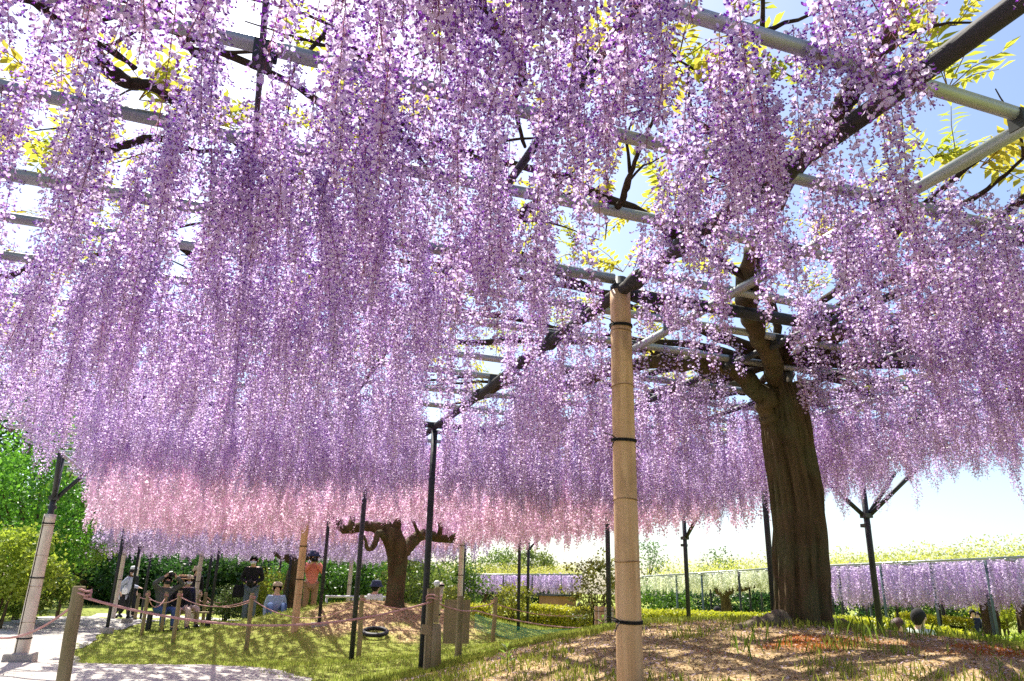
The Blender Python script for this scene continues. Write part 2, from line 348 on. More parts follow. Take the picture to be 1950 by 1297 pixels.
pipe_part(T1, 'beam', (1.76, -2, TZ-.03), (1.76, 8.1, TZ-.03), .032, M_log, 44, 14)
for i, (xx, m, r) in enumerate(((-2.04, M_pipe, .0243), (-.08, M_dark, .009), (.85, M_dark, .016), (2.32, M_pipe, .0243), (3.1, M_dark, .022), (3.9, M_dark, .02), (4.7, M_pipe, .022), (5.56, M_dark, .026), (6.95, M_pipe, .0243))):
    pipe_part(T1, 'cross_pipe', (xx, -1.5 if xx < 2 else (1.2 if xx < 3 else 2.2), TZ-.018), (xx, 8.1, TZ-.018), r, m, 60+i)
for xx in (-.08, 1.76, 2.32, 3.1):
    for yy in yl[3:10]:
        if 1.2 < yy < 6: 
            mb = MB(); mb.box((xx, yy, TZ+.004), (.06, .055, .07)); mb.tube([(xx+.035, yy, TZ-.02), (xx+.035, yy, TZ+.05)], .007, 6); mb.build('clamp', M_clamp, T1)
# knobbly wraps on the log beam
for yy in (1.95, 2.62, 3.05, 4.15, 4.62, 5.6):
    mb = MB(); mb.tube([(1.76, yy-.07, TZ-.03), (1.755, yy-.03, TZ-.035), (1.765, yy+.03, TZ-.03), (1.76, yy+.08, TZ-.03)], [.036, .043, .045, .035], 12, wob=.12, seed=int(yy*10)); mb.build('wrap', M_log, T1, True)
p = post_part(T1, 1.76, 3.22, .030, TZ-.05)
zN = lambda py: float(at_y(1190, py, 3.22)[2])
sleeve_part(p, 1.76, 3.22, gz(1.76, 3.22)-.08, zN(557), .060, .052, [zN(q) for q in (634, 737, 952, 1070)], [zN(q) for q in (622, 839, 1183)], M_bamboo, 3)
mb = MB(); mb.lathe([(.05, 0), (.05, .03), (.036, .035), (.036, .075)], (1.76, 3.22, zN(557)), 16); mb.build('cap', M_dark, T1, True)
post_part(T1, 1.76, 6.98, .030); post_part(T1, 5.56, 6.98, .031)
p = post_part(T1, 6.95, 6.95, .034); brace_parts(p, 6.95, 6.95, ((.95, .1), (.8, -.6), (-.8, .4)), .55, .62)
post_part(T1, 6.95, 3.2, .03)
post_part(T1, -2.04, -.6, .03)

T2 = empty('wisteria_trellis', (0, 12, 0)); tag(T2, 'pipe trellis carrying the pink wisteria beyond the purple one', 'trellis', 'trellises'); T2.location = (0, 0, 0)
for i in range(16): pipe_part(T2, 'pipe', (-2.3, 8.7+i*.56, TZ+.03), (7.0, 8.7+i*.56, TZ+.03), .0243, M_pipe, 100+i, 8)
for i, (xx, m) in enumerate(((-2.04, M_pipe), (-.1, M_dark), (1.76, M_dark), (3.7, M_dark), (5.56, M_dark), (6.95, M_pipe))): pipe_part(T2, 'cross_pipe', (xx, 8.4, TZ-.02), (xx, 17.6, TZ-.02), .026, m, 130+i, 8)
post_part(T2, 1.76, 10.77, .034); post_part(T2, 5.56, 10.77, .038); post_part(T2, 1.76, 14.6, .032); post_part(T2, 5.56, 14.6, .032); footing(T2, 1.76, 14.6, .26, .03)
p = post_part(T2, 6.95, 10.77, .034); brace_parts(p, 6.95, 10.77, ((.9, .3), (.5, .8), (.1, -.9)), .6, .62)
q = at_y(1005, 1150, 16.6); p = post_part(T2, q[0], q[1], .033); brace_parts(p, q[0], q[1], ((.95, .2), (.2, .9)), .55, .6)
p = post_part(T2, -2.04, 10.77, .034); z0 = gz(-2.04, 10.77)
sleeve_part(p, -2.04, 10.77, z0+.08, float(at_y(105, 980, 10.77)[2]), .078, .066, [z0+.45, z0+.85, z0+1.2, z0+1.55], [z0+.28, z0+.95, z0+1.58], M_bamboo_pale, 5, False)
mb = MB(); mb.tube([(-2.04-.052, 10.77-.058, z0+.1), (-2.04-.046, 10.77-.05, float(at_y(105, 985, 10.77)[2]))], .006, 5); mb.build('cord', M_vine, p)
brace_parts(p, -2.04, 10.77, ((.95, .25), (-.25, .9), (.1, -.95)), .5, .42); footing(T2, -2.04, 10.77, .30, .12)
q = at(566, 1150, 13.2); p = post_part(T2, q[0], q[1], .03); sleeve_part(p, q[0], q[1], gz(q[0], q[1])-.05, TZ-.12, .067, .06, [.8, 1.2, 1.6, 2.0], [1.05, 1.62], M_bamboo, 6, False)
mb = MB(); mb.tube([(q[0]-.5, q[1], TZ-.06), (q[0]+.5, q[1], TZ-.06)], .024, 8); mb.build('cross_pipe', M_pipe, T2, True)
q = at(876, 1130, 17.0); p = post_part(T2, q[0], q[1], .03); sleeve_part(p, q[0], q[1], gz(q[0], q[1])-.05, TZ-.25, .062, .056, [.8, 1.2, 1.6, 2.0], [1.25, 1.9], M_bamboo_pale, 7, False)

T3 = empty('wisteria_trellis', (0, 0, 0)); tag(T3, 'far pipe trellis of pale lilac wisteria behind the seated visitors', 'trellis', 'trellises')
for i in range(12): pipe_part(T3, 'pipe', (-2.4-i*.17, 17.9+i*.85, TZ+.03), (6.2, 17.9+i*.85, TZ+.03), .0243, M_pipe, 160+i, 6)
for i, xx in enumerate((-2.04, 1.76, 5.56)): pipe_part(T3, 'cross_pipe', (xx, 17.7, TZ-.02), (xx, 27.5, TZ-.02), .026, M_pipe, 180+i, 6)
for i, (xx, yy) in enumerate(((-2.04, 18.4), (-2.04, 22.2), (-2.04, 26), (1.76, 18.4), (1.76, 22.2), (1.76, 26), (5.56, 18.4), (5.56, 22.2), (-.1, 20.3), (-.3, 24))):
    p = post_part(T3, xx, yy, .035)
    if i in (0, 1): footing(T3, xx, yy, .24, .12)
    if i in (1, 3, 7): brace_parts(p, xx, yy, ((.9, .2), (-.9, -.2)), .5, .55)
for px, d in ((225, 22.0), (255, 25.5), (375, 21.5), (665, 22.5)):
    q = at(px, 1120, d); p = post_part(T3, q[0], q[1], .03); sleeve_part(p, q[0], q[1], gz(q[0], q[1]), TZ-.2, .062, .056, [.8, 1.3, 1.8], [1.0, 1.7], M_bamboo_pale, 9, False)

# ------------------------------------------------------------------ racemes
PAL = {
 'purple': dict(ban=(.83, .70, .89), ban2=(.70, .53, .83), keel=(.33, .10, .54), bud=(.43, .17, .58), ped=(.38, .18, .24)),
 'pink':   dict(ban=(.90, .74, .86), ban2=(.86, .60, .78), keel=(.74, .35, .61), bud=(.70, .34, .56), ped=(.36, .16, .14)),
 'lilac':  dict(ban=(.78, .68, .84), ban2=(.66, .52, .76), keel=(.50, .31, .64), bud=(.52, .34, .62), ped=(.30, .18, .2)),
 'white':  dict(ban=(.86, .86, .74), ban2=(.80, .82, .62), keel=(.74, .78, .5), bud=(.6, .68, .35), ped=(.3, .4, .15)),
}
def raceme(name, L, N, pal, m, seed, lod=0, width=1.0, fs=1.0):
    P = PAL[pal]; R = random.Random(seed); mb = MB()
    k = 5; bend = R.uniform(-.05, .05), R.uniform(-.05, .05)
    axis_ = lambda t: Vector((bend[0]*t*t*L, bend[1]*t*t*L, -L*t))
    mb.tube([axis_(i/k) for i in range(k+1)], [.0016*(1-.5*i/k) for i in range(k+1)], 3, col=P['ped'], cap=False)
    for i in range(N):
        t = (i+R.random())/N; t = .03+.97*t; a = i*2.39996+R.uniform(-.5, .5); z = axis_(t)
        out = Vector((math.cos(a), math.sin(a), 0)); side = Vector((-out.y, out.x, 0))
        op = max(0.0, min(1.0, (1.04-t)/.28))              # open florets above, buds at the tip
        pl = (.020+.036*R.random())*(.30+.70*op)*width*(.8 if t < .12 else 1)
        c = z+out*pl+Vector((0, 0, R.uniform(-.012, .010)))
        s = .0125*(.45+.55*op)*R.uniform(.85, 1.15)*fs
        if lod == 0:
            w_ = .0007; mb.add([z+side*w_+Vector((0, 0, .012)), z-side*w_+Vector((0, 0, .012)), c], [(0, 1, 2)], col=P['ped'])
        tilt = R.uniform(-.5, .9); yaw = R.uniform(-.8, .8)
        o2 = (out*math.cos(yaw)+side*math.sin(yaw)); s2 = Vector((-o2.y, o2.x, 0))
        nrm = (o2*math.cos(tilt)+Vector((0, 0, 1))*math.sin(tilt)).normalized(); up = s2.cross(nrm)*-1
        up = nrm.cross(s2)
        f = R.random(); bc = tuple(P['ban'][q]*(1-f)+P['ban2'][q]*f for q in range(3))
        if t > .93 and R.random() < .7:
            cc_ = c; mb.add([cc_+s2*s*.35, cc_-s2*s*.35, cc_-up*s*.9+nrm*s*.2, cc_+nrm*s*.5], [(0, 1, 2), (0, 3, 1), (0, 2, 3)], col=P['bud']); continue
        if lod == 0:
            cen = c-nrm*s*.30+up*s*.35
            ring = [(-.35, -.25), (-.95, .15), (-1.0, .85), (-.42, 1.35), (.42, 1.35), (1.0, .85), (.95, .15), (.35, -.25)]
            vs = [cen]+[c+s2*s*u*.92+up*s*v_*.85+nrm*s*(.10-.25*abs(v_-.5)-.12*u*u) for u, v_ in ring]
            mb.add(vs, [(0, q, q+1) for q in range(1, 8)]+[(0, 8, 1)], col=bc)
            tip = c+nrm*s*1.05-up*s*.45; bk = c-up*s*.15
            mb.add([bk+up*s*.25, tip, bk+s2*s*.42+nrm*s*.45-up*s*.35, bk-s2*s*.42+nrm*s*.45-up*s*.35, bk-up*s*.45+nrm*s*.2],
                   [(0, 2, 1), (0, 1, 3), (4, 1, 2), (4, 3, 1)], col=P['keel'])
        else:
            q_ = 1.25
            mb.add([c-s2*s*q_, c-up*s*.6*q_+nrm*s*.2, c+s2*s*q_, c+up*s*1.3*q_-nrm*s*.2], [(0, 1, 2, 3)], col=bc)
            mb.add([c+nrm*s*.2+s2*s*.5, c+nrm*s*.2-s2*s*.5, c+nrm*s*1.2-up*s*.9], [(0, 1, 2)], col=P['keel'])
    return mb.mesh(name, m, colattr=True)
LENS = [.16, .24, .32, .43, .54, .64, .74]
def raceme_set(pal, m, lod, nper, width=1.0, fs=1.0, var=2, scale=1.0):
    out = []
    for li, L in enumerate(LENS):
        for v_ in range(var):
            out.append((L, raceme('flower_cluster', L*scale, int(nper*L*scale), pal, m, 1000+li*17+v_*5+len(pal), lod, width, fs)))
    return out
GNCACHE = {}
def gn_scatter(obj, protos):
    ng = bpy.data.node_groups.new('scatter_clusters', 'GeometryNodeTree'); N = ng.nodes; Lk = ng.links
    ng.interface.new_socket('Geometry', in_out='INPUT', socket_type='NodeSocketGeometry'); ng.interface.new_socket('Geometry', in_out='OUTPUT', socket_type='NodeSocketGeometry')
    gi = N.new('NodeGroupInput'); go = N.new('NodeGroupOutput'); jn = N.new('GeometryNodeJoinGeometry')
    def named(nm, t): a = N.new('GeometryNodeInputNamedAttribute'); a.data_type = t; a.inputs['Name'].default_value = nm; return a
    av = named('variant', 'INT'); ar = named('turn', 'FLOAT_VECTOR'); asx = named('size', 'FLOAT'); er = N.new('FunctionNodeEulerToRotation'); Lk.new(ar.outputs['Attribute'], er.inputs[0])
    for k, ob in enumerate(protos):
        cmp_ = N.new('FunctionNodeCompare'); cmp_.data_type = 'INT'; cmp_.operation = 'EQUAL'; Lk.new(av.outputs['Attribute'], cmp_.inputs[2]); cmp_.inputs[3].default_value = k
        oi = N.new('GeometryNodeObjectInfo'); oi.transform_space = 'ORIGINAL'; oi.inputs['Object'].default_value = ob; oi.inputs['As Instance'].default_value = True
        ip = N.new('GeometryNodeInstanceOnPoints'); Lk.new(gi.outputs[0], ip.inputs['Points']); Lk.new(cmp_.outputs[0], ip.inputs['Selection']); Lk.new(oi.outputs['Geometry'], ip.inputs['Instance'])
        Lk.new(er.outputs[0], ip.inputs['Rotation']); Lk.new(asx.outputs['Attribute'], ip.inputs['Scale']); Lk.new(ip.outputs[0], jn.inputs[0])
    Lk.new(jn.outputs[0], go.inputs[0])
    md = obj.modifiers.new('scatter', 'NODES'); md.node_group = ng
def hang(tree, pos, lens, protos, nshow, name='flower_cluster', tilt=.10, mass='flower_mass'):
    """the clusters that show largest as objects of their own, all the others in one mass"""
    pos = np.asarray(pos); lens = np.asarray(lens); n = len(pos)
    px, py, d = project(pos-np.array([0, 0, .25])); vis = (px > -40) & (px < 1990) & (py > -60) & (py < 1340) & (d > .4)
    order = np.argsort(np.where(vis, d, d+1e4)); Ls = np.array([p_[0] for p_ in protos]); var = np.zeros(n, int)
    for i in range(n):
        c = np.where(np.abs(Ls-lens[i]) == np.abs(Ls-lens[i]).min())[0]; var[i] = c[rng.integers(len(c))]
    turn = np.stack([rng.normal(0, tilt, n), rng.normal(0, tilt, n), rng.uniform(0, 6.283, n)], -1); size = rng.uniform(.88, 1.12, n)
    show = list(order[:nshow]); first = {}
    for i in show:
        o = link(name, protos[var[i]][1], tree); o.location = pos[i]; o.rotation_euler = turn[i]; o.scale = (size[i],)*3
        first.setdefault(var[i], o)
    for k in range(len(protos)):
        if k not in first: 
            j = [i for i in order[nshow:] if var[i] == k][:1] or [order[0]]; i = j[0]
            o = link(name, protos[k][1], tree); o.location = pos[i]; o.rotation_euler = turn[i]; first[k] = o
    rest = order[nshow:]
    if len(rest):
        me = bpy.data.meshes.new(mass); me.vertices.add(len(rest)); me.vertices.foreach_set('co', pos[rest].astype(np.float32).ravel())
        a = me.attributes.new('variant', 'INT', 'POINT'); a.data.foreach_set('value', var[rest].astype(np.int32))
        a = me.attributes.new('turn', 'FLOAT_VECTOR', 'POINT'); a.data.foreach_set('vector', turn[rest].astype(np.float32).ravel())
        a = me.attributes.new('size', 'FLOAT', 'POINT'); a.data.foreach_set('value', size[rest].astype(np.float32)); me.update()
        o = link(mass, me, tree); o['kind'] = 'stuff'; gn_scatter(o, [first[k] for k in range(len(protos))])

def jitter_grid(x0, x1, y0, y1, density, seed):
    s = 1/math.sqrt(density); R = np.random.default_rng(seed); xs = np.arange(x0, x1, s); ys_ = np.arange(y0, y1, s); X, Y = np.meshgrid(xs, ys_)
    X = X+R.uniform(-.6, .6, X.shape)*s; Y = Y+R.uniform(-.6, .6, Y.shape)*s; return X.ravel(), Y.ravel()
GAPS = [(1176, 565, .10), (1185, 620, .10), (1165, 600, .06), (1490, 760, .10), (1440, 700, .08), (826, 815, .07), (826, 850, .06), (824, 885, .05), (1300, 450, .03), (1250, 490, .03), (950, 725, .04), (905, 750, .05), (870, 780, .04), (30, 110, .045), (440, 190, .06), (215, 405, .045), (40, 470, .06), (1475, 50, .06), (1010, 440, .025), (575, 205, .03), (345, 550, .03), (1530, 465, .03)]
for q in ((200, 45), (300, 60), (440, 90), (700, 150), (20, 182), (110, 205), (300, 245), (430, 270), (60, 355), (230, 385), (20, 425), (210, 455), (990, 370), (800, 340), (1080, 525), (1350, 80), (1500, 115), (1300, 555), (1400, 575), (1500, 592), (1580, 607), (1300, 622), (1450, 645), (1600, 670), (1720, 690), (1250, 682), (1350, 700), (1250, 727), (1400, 747), (1000, 590), (1080, 600), (1120, 580), (1050, 640), (990, 695), (930, 735), (1350, 420), (1620, 210), (1700, 150), (1780, 95), (1860, 40), (1900, 10), (1560, 255), (1220, 515), (840, 550), (345, 545), (100, 660)): GAPS.append((*q, .018 if q[1] < 520 else .024))
def gap_ok(X, Y):
    ok = np.ones(len(X), bool)
    for gx, gy, r in GAPS:
        P = at_z(gx, gy, TZ)[:2]; a = P*.60; b = P*1.03; ab = b-a; t = np.clip(((X-a[0])*ab[0]+(Y-a[1])*ab[1])/(ab@ab), 0, 1)
        ok &= np.hypot(X-a[0]-ab[0]*t, Y-a[1]-ab[1]*t) > r
    return ok

# ------------------------------------------------------------------ the wisteria trees
def polyline(pts, k=6, amp=.02, seed=0):
    """smooth path through points with a little unevenness"""
    pts = [Vector(map(float, p)) for p in pts]; R = random.Random(seed); out = []
    P = [pts[0]*2-pts[1]]+pts+[pts[-1]*2-pts[-2]]
    for i in range(1, len(P)-2):
        for j in range(k):
            t = j/k; p0, p1, p2, p3 = P[i-1:i+3]
            q = .5*((2*p1)+(p2-p0)*t+(2*p0-5*p1+4*p2-p3)*t*t+(3*p1-p0-3*p2+p3)*t**3)
            out.append(q+Vector((R.uniform(-amp, amp), R.uniform(-amp, amp), R.uniform(-amp, amp))))
    out.append(pts[-1]); return out
def branch(tree, pts, r0, r1, seed=0, m=None, name='branch', n=9, amp=.02, k=6):
    pl = polyline(pts, k, amp, seed); L = len(pl); mb = MB()
    R = random.Random(seed+1)
    mb.tube(pl, [(r0+(r1-r0)*(i/(L-1)))*R.uniform(.9, 1.12) for i in range(L)], n, wob=.07, seed=seed); return mb.build(name, m or M_vine, tree, True)
def trunk_mesh(base, pts, radii, seed=0, n=72, rows=90, flute=.10, flare=1.5):
    pl = polyline(pts, max(2, rows//(len(pts)-1)), 0, seed); L = len(pl); vs = []; R = random.Random(seed)
    ph = [R.uniform(0, 6.28) for _ in range(8)]
    for i, p in enumerate(pl):
        t = i/(L-1); r = float(np.interp(t, np.linspace(0, 1, len(radii)), radii)); r *= 1+(flare-1)*math.exp(-t*14)
        for j in range(n):
            a = 2*math.pi*j/n; tw = a+.5*t
            f = .55*abs(math.sin(3.5*tw+ph[0]+.5*math.sin(5*t+ph[1])))+.35*abs(math.sin(6.5*tw+ph[2]+.8*math.sin(7*t+ph[3])))+.22*abs(math.sin(12*tw+ph[4]+1.2*math.sin(9*t+ph[5])))
            nn = float(vnoise(tw*6, t*26, seed))-.5+1.6*(float(vnoise(tw*15+1.5*math.sin(8*t), t*9, seed+5))-.5)
            rr = r*(1+flute*(f-.75)*1.5+.05*nn+.07*math.sin(2*tw+ph[6]+3*t))
            vs.append((p.x+rr*math.cos(a), p.y+rr*math.sin(a), p.z))
    fs = [(i*n+j, i*n+(j+1) % n, (i+1)*n+(j+1) % n, (i+1)*n+j) for i in range(L-1) for j in range(n)]
    mb = MB(); mb.add(vs, fs+[tuple((L-1)*n+j for j in range(n))]); return mb
def zplane(pxs, z=TZ+.06): return [at_z(x, y, z) for x, y in pxs]

def leaf_spray(seed, pal=((.42, .44, .05), (.62, .55, .07)), nl=5, L=.22):
    R = random.Random(seed); mb = MB()
    for i in range(nl):
        a = R.uniform(0, 6.28); el = R.uniform(.0, 1.1); d = Vector((math.cos(a)*math.cos(el), math.sin(a)*math.cos(el), math.sin(el))); up = Vector((0, 0, 1)); s = d.cross(up).normalized(); L_ = L*R.uniform(.7, 1.25)
        f = R.random(); c = tuple(pal[0][q]*(1-f)+pal[1][q]*f for q in range(3))
        ax_ = lambda t: d*L_*t+Vector((0, 0, -.5*L_*t*t*.6))
        mb.tube([ax_(0), ax_(.5), ax_(1)], [.002, .0016, .001], 3, col=(.35, .25, .08), cap=False)
        for k in range(13):
            t = .2+.8*(k//2)/6.0; sg = 1 if k % 2 else -1
            dr = (s*sg*.9+d*.5+Vector((0, 0, R.uniform(-.6, .1)))).normalized() if k < 12 else d
            b = ax_(min(t, 1)); ll = .055*R.uniform(.8, 1.15)*(1 if k < 12 else 1.2)*L/.22; wv = dr.cross(up).normalized()*ll*.19
            mb.add([b, b+dr*ll*.45+wv, b+dr*ll+Vector((0, 0, -ll*.15)), b+dr*ll*.45-wv], [(0, 1, 2, 3)], col=c)
    return mb.mesh('leaf_spray', M_young, colattr=True)
SPRAYS = [leaf_spray(i) for i in range(5)]
def put_sprays(tree, pts, seed=0):
    R = random.Random(seed)
    for p_ in pts:
        o = link('leaf_spray', SPRAYS[R.randrange(5)], tree); o.location = p_; o.rotation_euler = (R.uniform(-.4, .4), R.uniform(-.4, .4), R.uniform(0, 6.28)); s = R.uniform(.75, 1.25); o.scale = (s, s, s)

# the near tree with the purple flowers
W1 = empty('wisteria_tree'); tag(W1, 'thick furrowed wisteria trunk on the near mound with purple flower curtains overhead', 'tree', 'wisteria vines')
Y0 = 4.3
def tp(x, y, dy=0): return at_y(x, y, Y0+dy)
tpts = [tp(1532, 1225), tp(1530, 1180), tp(1527, 1080), tp(1520, 960), tp(1505, 860), tp(1490, 770), tp(1484, 735)]
mb = trunk_mesh(None, tpts, [.20, .186, .176, .166, .160, .152, .135], 4, 168, 150, .20, 1.12); mb.build('trunk', M_bark, W1, True)
branch(W1, [tp(1475, 800), tp(1447, 750, -.02), tp(1400, 706, .0)]+[at_z(1300, 690, TZ-.03), at_z(1190, 695, TZ-.06), at_z(1080, 735, TZ-.02), at_z(1000, 728, TZ+.05), at_z(930, 745, TZ+.05)], .08, .018, 1, M_bark, n=14)
branch(W1, [tp(1493, 800), tp(1480, 725, -.03), at_z(1462, 672, TZ-.02), at_z(1432, 612, TZ+.06), at_z(1422, 560, TZ+.09), at_z(1435, 500, TZ+.08), at_z(1455, 425, TZ+.08), at_z(1495, 350, TZ+.08), at_z(1590, 215, TZ+.07), at_z(1650, 140, TZ+.08), at_z(1700, 40, TZ+.08)], .068, .024, 2, M_bark, n=14)
branch(W1, [tp(1510, 800), tp(1530, 745, .1), at_y(1560, 760, 4.9), at_y(1620, 748, 5.2), at_y(1690, 730, 5.4), at_z(1800, 720, TZ+.02)], .09, .04, 3, M_bark, n=12)
branch(W1, [tp(1515, 830, .02), tp(1527, 760, .04), tp(1521, 715, .05)], .07, .012, 4, M_bark, n=10)
branch(W1, [tp(1500, 790, .05), at_y(1500, 700, 4.9), at_z(1560, 640, TZ+.05), at_z(1700, 610, TZ+.05), at_z(1860, 560, TZ+.05)], .06, .025, 5, M_bark)
branch(W1, [tp(1470, 790, .08), at_y(1440, 745, 5.0), at_z(1380, 740, TZ+.06), at_z(1330, 760, TZ+.06), at_z(1200, 790, TZ+.06), at_z(1000, 830, TZ+.06)], .07, .025, 6, M_bark)
for i, c in enumerate(([(30, -20), (90, 20), (150, 60), (260, 130)], [(280, -10), (340, 60), (365, 95), (420, 130)], [(170, 100), (240, 155), (290, 165), (390, 235), (470, 290)], [(180, 300), (230, 280), (300, 262), (360, 285), (440, 290)],
                       [(900, -10), (945, 60), (995, 135), (980, 200), (1000, 280)], [(1110, 100), (1095, 170), (1085, 240)], [(-40, 540), (30, 520), (100, 500), (165, 488), (245, 470)], [(480, 425), (510, 428), (545, 400), (560, 330)],
                       [(980, 420), (1010, 395), (1060, 370), (1150, 390)], [(1150, 400), (1180, 390), (1200, 330), (1230, 260)], [(1700, 430), (1760, 395), (1850, 380), (1950, 300)], [(1270, 460), (1330, 330), (1390, 240), (1400, 150)], [(300, 440), (380, 500), (430, 560)], [(20, 820), (60, 795), (120, 770)], [(560, 480), (640, 560), (700, 640)], [(700, 120), (760, 230), (900, 290)], [(620, 60), (700, 110), (740, 130)], [(1640, 130), (1560, 110), (1450, 60)], [(1330, 240), (1420, 280), (1480, 360)])):
    zc_ = zplane(c, TZ+.04+.03*(i % 3)); branch(W1, zc_, .019+.005*(i % 3), .006, 20+i, amp=.004)
    for j in range(4):
        b_ = Vector(map(float, zc_[min(j, len(zc_)-1)])); a_ = random.uniform(0, 6.28); L_ = random.uniform(.25, .55); d_ = Vector((math.cos(a_), math.sin(a_), random.uniform(-.1, .25)))
        branch(W1, [b_, b_+d_*L_*.5+Vector((0, 0, .03)), b_+d_*L_+Vector((random.uniform(-.1, .1), random.uniform(-.1, .1), .0))], .008, .002, 300+i*5+j, amp=.005, name='twig', n=5, k=4)
for i in range(26):                                   # the vine's arms over the frame
    a = 2*math.pi*i/26+random.uniform(-.1, .1); p = Vector((3.55, 4.15, TZ+.06)); pts = [p]; st = .75
    for j in range(random.randint(4, 7)):
        a += random.uniform(-.35, .35); p = p+Vector((math.cos(a)*st, math.sin(a)*st, 0)); 
        if not (-2.3 < p.x < 6.8 and .2 < p.y < 7.7): break
        pts.append(Vector((p.x, p.y, TZ+random.uniform(.05, .13))))
    if len(pts) > 2: branch(W1, pts, .03, .008, 60+i, amp=.008, n=8, k=6)
# roots on the mound
for i, c in enumerate(([(1500, 1185), (1465, 1180), (1430, 1188), (1395, 1202)], [(1560, 1190), (1600, 1196), (1640, 1212)], [(1490, 1195), (1470, 1203), (1440, 1206)])):
    pp = []
    for j, (x, y) in enumerate(c):
        q = at_y(x, y, 4.2+(.12 if i == 1 else -.05*j)); pp.append((q[0], q[1], gz(q[0], q[1])+(.025-.012*j)))
    branch(W1, pp, (.075, .055, .045)[i], .02, 90+i, M_root, 'root', 12, .012)

X, Y = jitter_grid(-2.15, 6.9, -1.5, 8.3, 168, 3)
keep = gap_ok(X, Y) & ~((X > 1.88) & (Y < 1.85)) & ~((X > 1.45) & (Y < 1.3)) & (np.random.default_rng(8).random(len(X)) < np.clip(.78+1.5*(fbm(X*1.9, Y*1.9, 44)-.45), .42, 1)*np.interp(Y, [2.2, 3.4, 5, 7, 7.5, 8.3], [1, .78, .47, .40, .75, .8]))
keep &= ~((X > 5.9) & (Y > 7.2)); keep &= X > -2.15+np.clip((Y-5.6)*.34, 0, .85); keep &= ~((np.hypot((X-3.1)/1.2, (Y-3.9)/.75) < 1) & (np.random.default_rng(9).random(len(X)) < .6))
X, Y = X[keep], Y[keep]
Ln = np.interp(Y, [0, 2.2, 4, 6, 8], [.34, .38, .44, .53, .62])+.34*(fbm(X*1.3, Y*1.3, 17)-.48)+rng.normal(0, .07, len(X)); near = np.hypot(X-3.0, (Y-3.75))
ne = np.hypot((X-2.75)/1.75, (Y-3.2)/1.55)
Ln = np.where(ne < 1, np.minimum(Ln, np.where(Y < 2.9, .34, .27)+.10*ne**3), Ln); 
kb = X/1.76; yb = Y/np.maximum(kb, .01); bm = (kb > .66) & (kb < 1.02) & (yb > .9) & (yb < 6.6) & (np.random.default_rng(12).random(len(X)) < np.interp(yb, [1.0, 2.15, 2.3, 2.6, 2.75, 3.4, 3.6], [.92, .92, .3, .3, .92, .92, .6]))
Ln = np.where(bm, np.minimum(Ln, np.where(kb > .93, .16, np.maximum(1.52*(1-kb)+.04, .22))), Ln)
Ln = np.where(X > 5.6, Ln*.8, Ln); Ln = np.where((X > 1.2) & (Y < 1.9), np.minimum(Ln, .38), Ln)
hang(W1, np.stack([X, Y, TZ+rng.uniform(-.05, .14, len(X))], -1), Ln, raceme_set('purple', M_petal, 0, 250, .86, .76), 288)
pts = [at_z(x, y, TZ+random.uniform(.1, .3)) for x, y in ((265, 190), (280, 170), (640, 260), (250, 430), (235, 420), (1440, 140), (1400, 130), (1300, 140), (1340, 150), (1160, 340), (1820, 290), (1780, 300), (1880, 310), (1700, 330), (1850, 330), (540, 380), (620, 250), (30, 270), (120, 270), (400, 240), (1000, 430), (1040, 430), (1650, 450), (1550, 470), (730, 250), (500, 260), (1290, 120), (740, 240), (1080, 100), (550, 100))]
pts += [(1.9+random.uniform(-.05, .1), 4.9+random.uniform(-.1, .1), TZ-.02), at_z(1010, 745, TZ-.05), at_z(1025, 750, TZ-.02), (2.45, 2.5, TZ+.1), (2.7, 2.2, TZ+.15)]
for i in range(230): pts.append((random.uniform(-2.2, 6.8), random.uniform(.8, 7.8), TZ+random.uniform(.06, .35)))
put_sprays(W1, pts, 2)

# the pink tree on the second mound, the pale lilac one behind it
W2 = empty('wisteria_tree'); tag(W2, 'wisteria with thick spreading arms and pink flowers on the middle mound', 'tree', 'wisteria vines')
Y2 = 15.6
def t2(x, y, dy=0): return at_y(x, y, Y2+dy)
trunk_mesh(None, [t2(752, 1165), t2(752, 1140), t2(756, 1100), t2(757, 1060), t2(752, 1030), t2(748, 1005)], [.22, .18, .165, .19, .21, .14], 9, 48, 40, .10, 1.1).build('trunk', M_bark, W2, True)
for i, (c, r0, r1) in enumerate((([(745, 1040), (735, 1012), (700, 1002), (655, 1008), (640, 985), (610, 962)], .14, .06), ([(738, 1030), (722, 1015), (712, 1040), (700, 1045), (693, 1020)], .085, .025),
                                 ([(765, 1055), (785, 1032), (808, 1018), (840, 1026), (868, 1026), (890, 1008), (925, 975)], .14, .035), ([(835, 1025), (838, 1000), (830, 985)], .06, .03), ([(860, 1025), (880, 1014), (905, 1000), (920, 980)], .06, .025),
                                 ([(750, 1015), (760, 990), (775, 975)], .10, .05), ([(742, 1015), (735, 985), (720, 970)], .08, .05), ([(800, 1020), (790, 1000), (783, 985)], .04, .02), ([(665, 1006), (672, 985), (668, 970)], .07, .03))):
    branch(W2, [t2(x, y, (-.1*j if i % 2 else .12*j)) for j, (x, y) in enumerate(c)], r0, r1, 200+i, M_bark, n=12, amp=.010)
X, Y = jitter_grid(-2.2, 6.7, 8.25, 17.6, 36, 13); k_ = np.random.default_rng(3).random(len(X)) < np.clip(.6+1.6*(fbm(X*1.1, Y*1.1, 5)-.3), .3, 1)
k_ &= (X > -.125*Y-.45+1.5*(fbm(X*2.2, Y*2.2, 71)-.3)*np.clip((X+.125*Y+1.2), 0, 1)**.1*.6) & ~((X > 5.2) & (Y > 16.6)) & ~(np.hypot(X-1.55, Y-9.2) < .35); X, Y = X[k_], Y[k_]
Ln = .62+.16*(fbm(X*.8, Y*.8, 6)-.4)+rng.normal(0, .06, len(X))
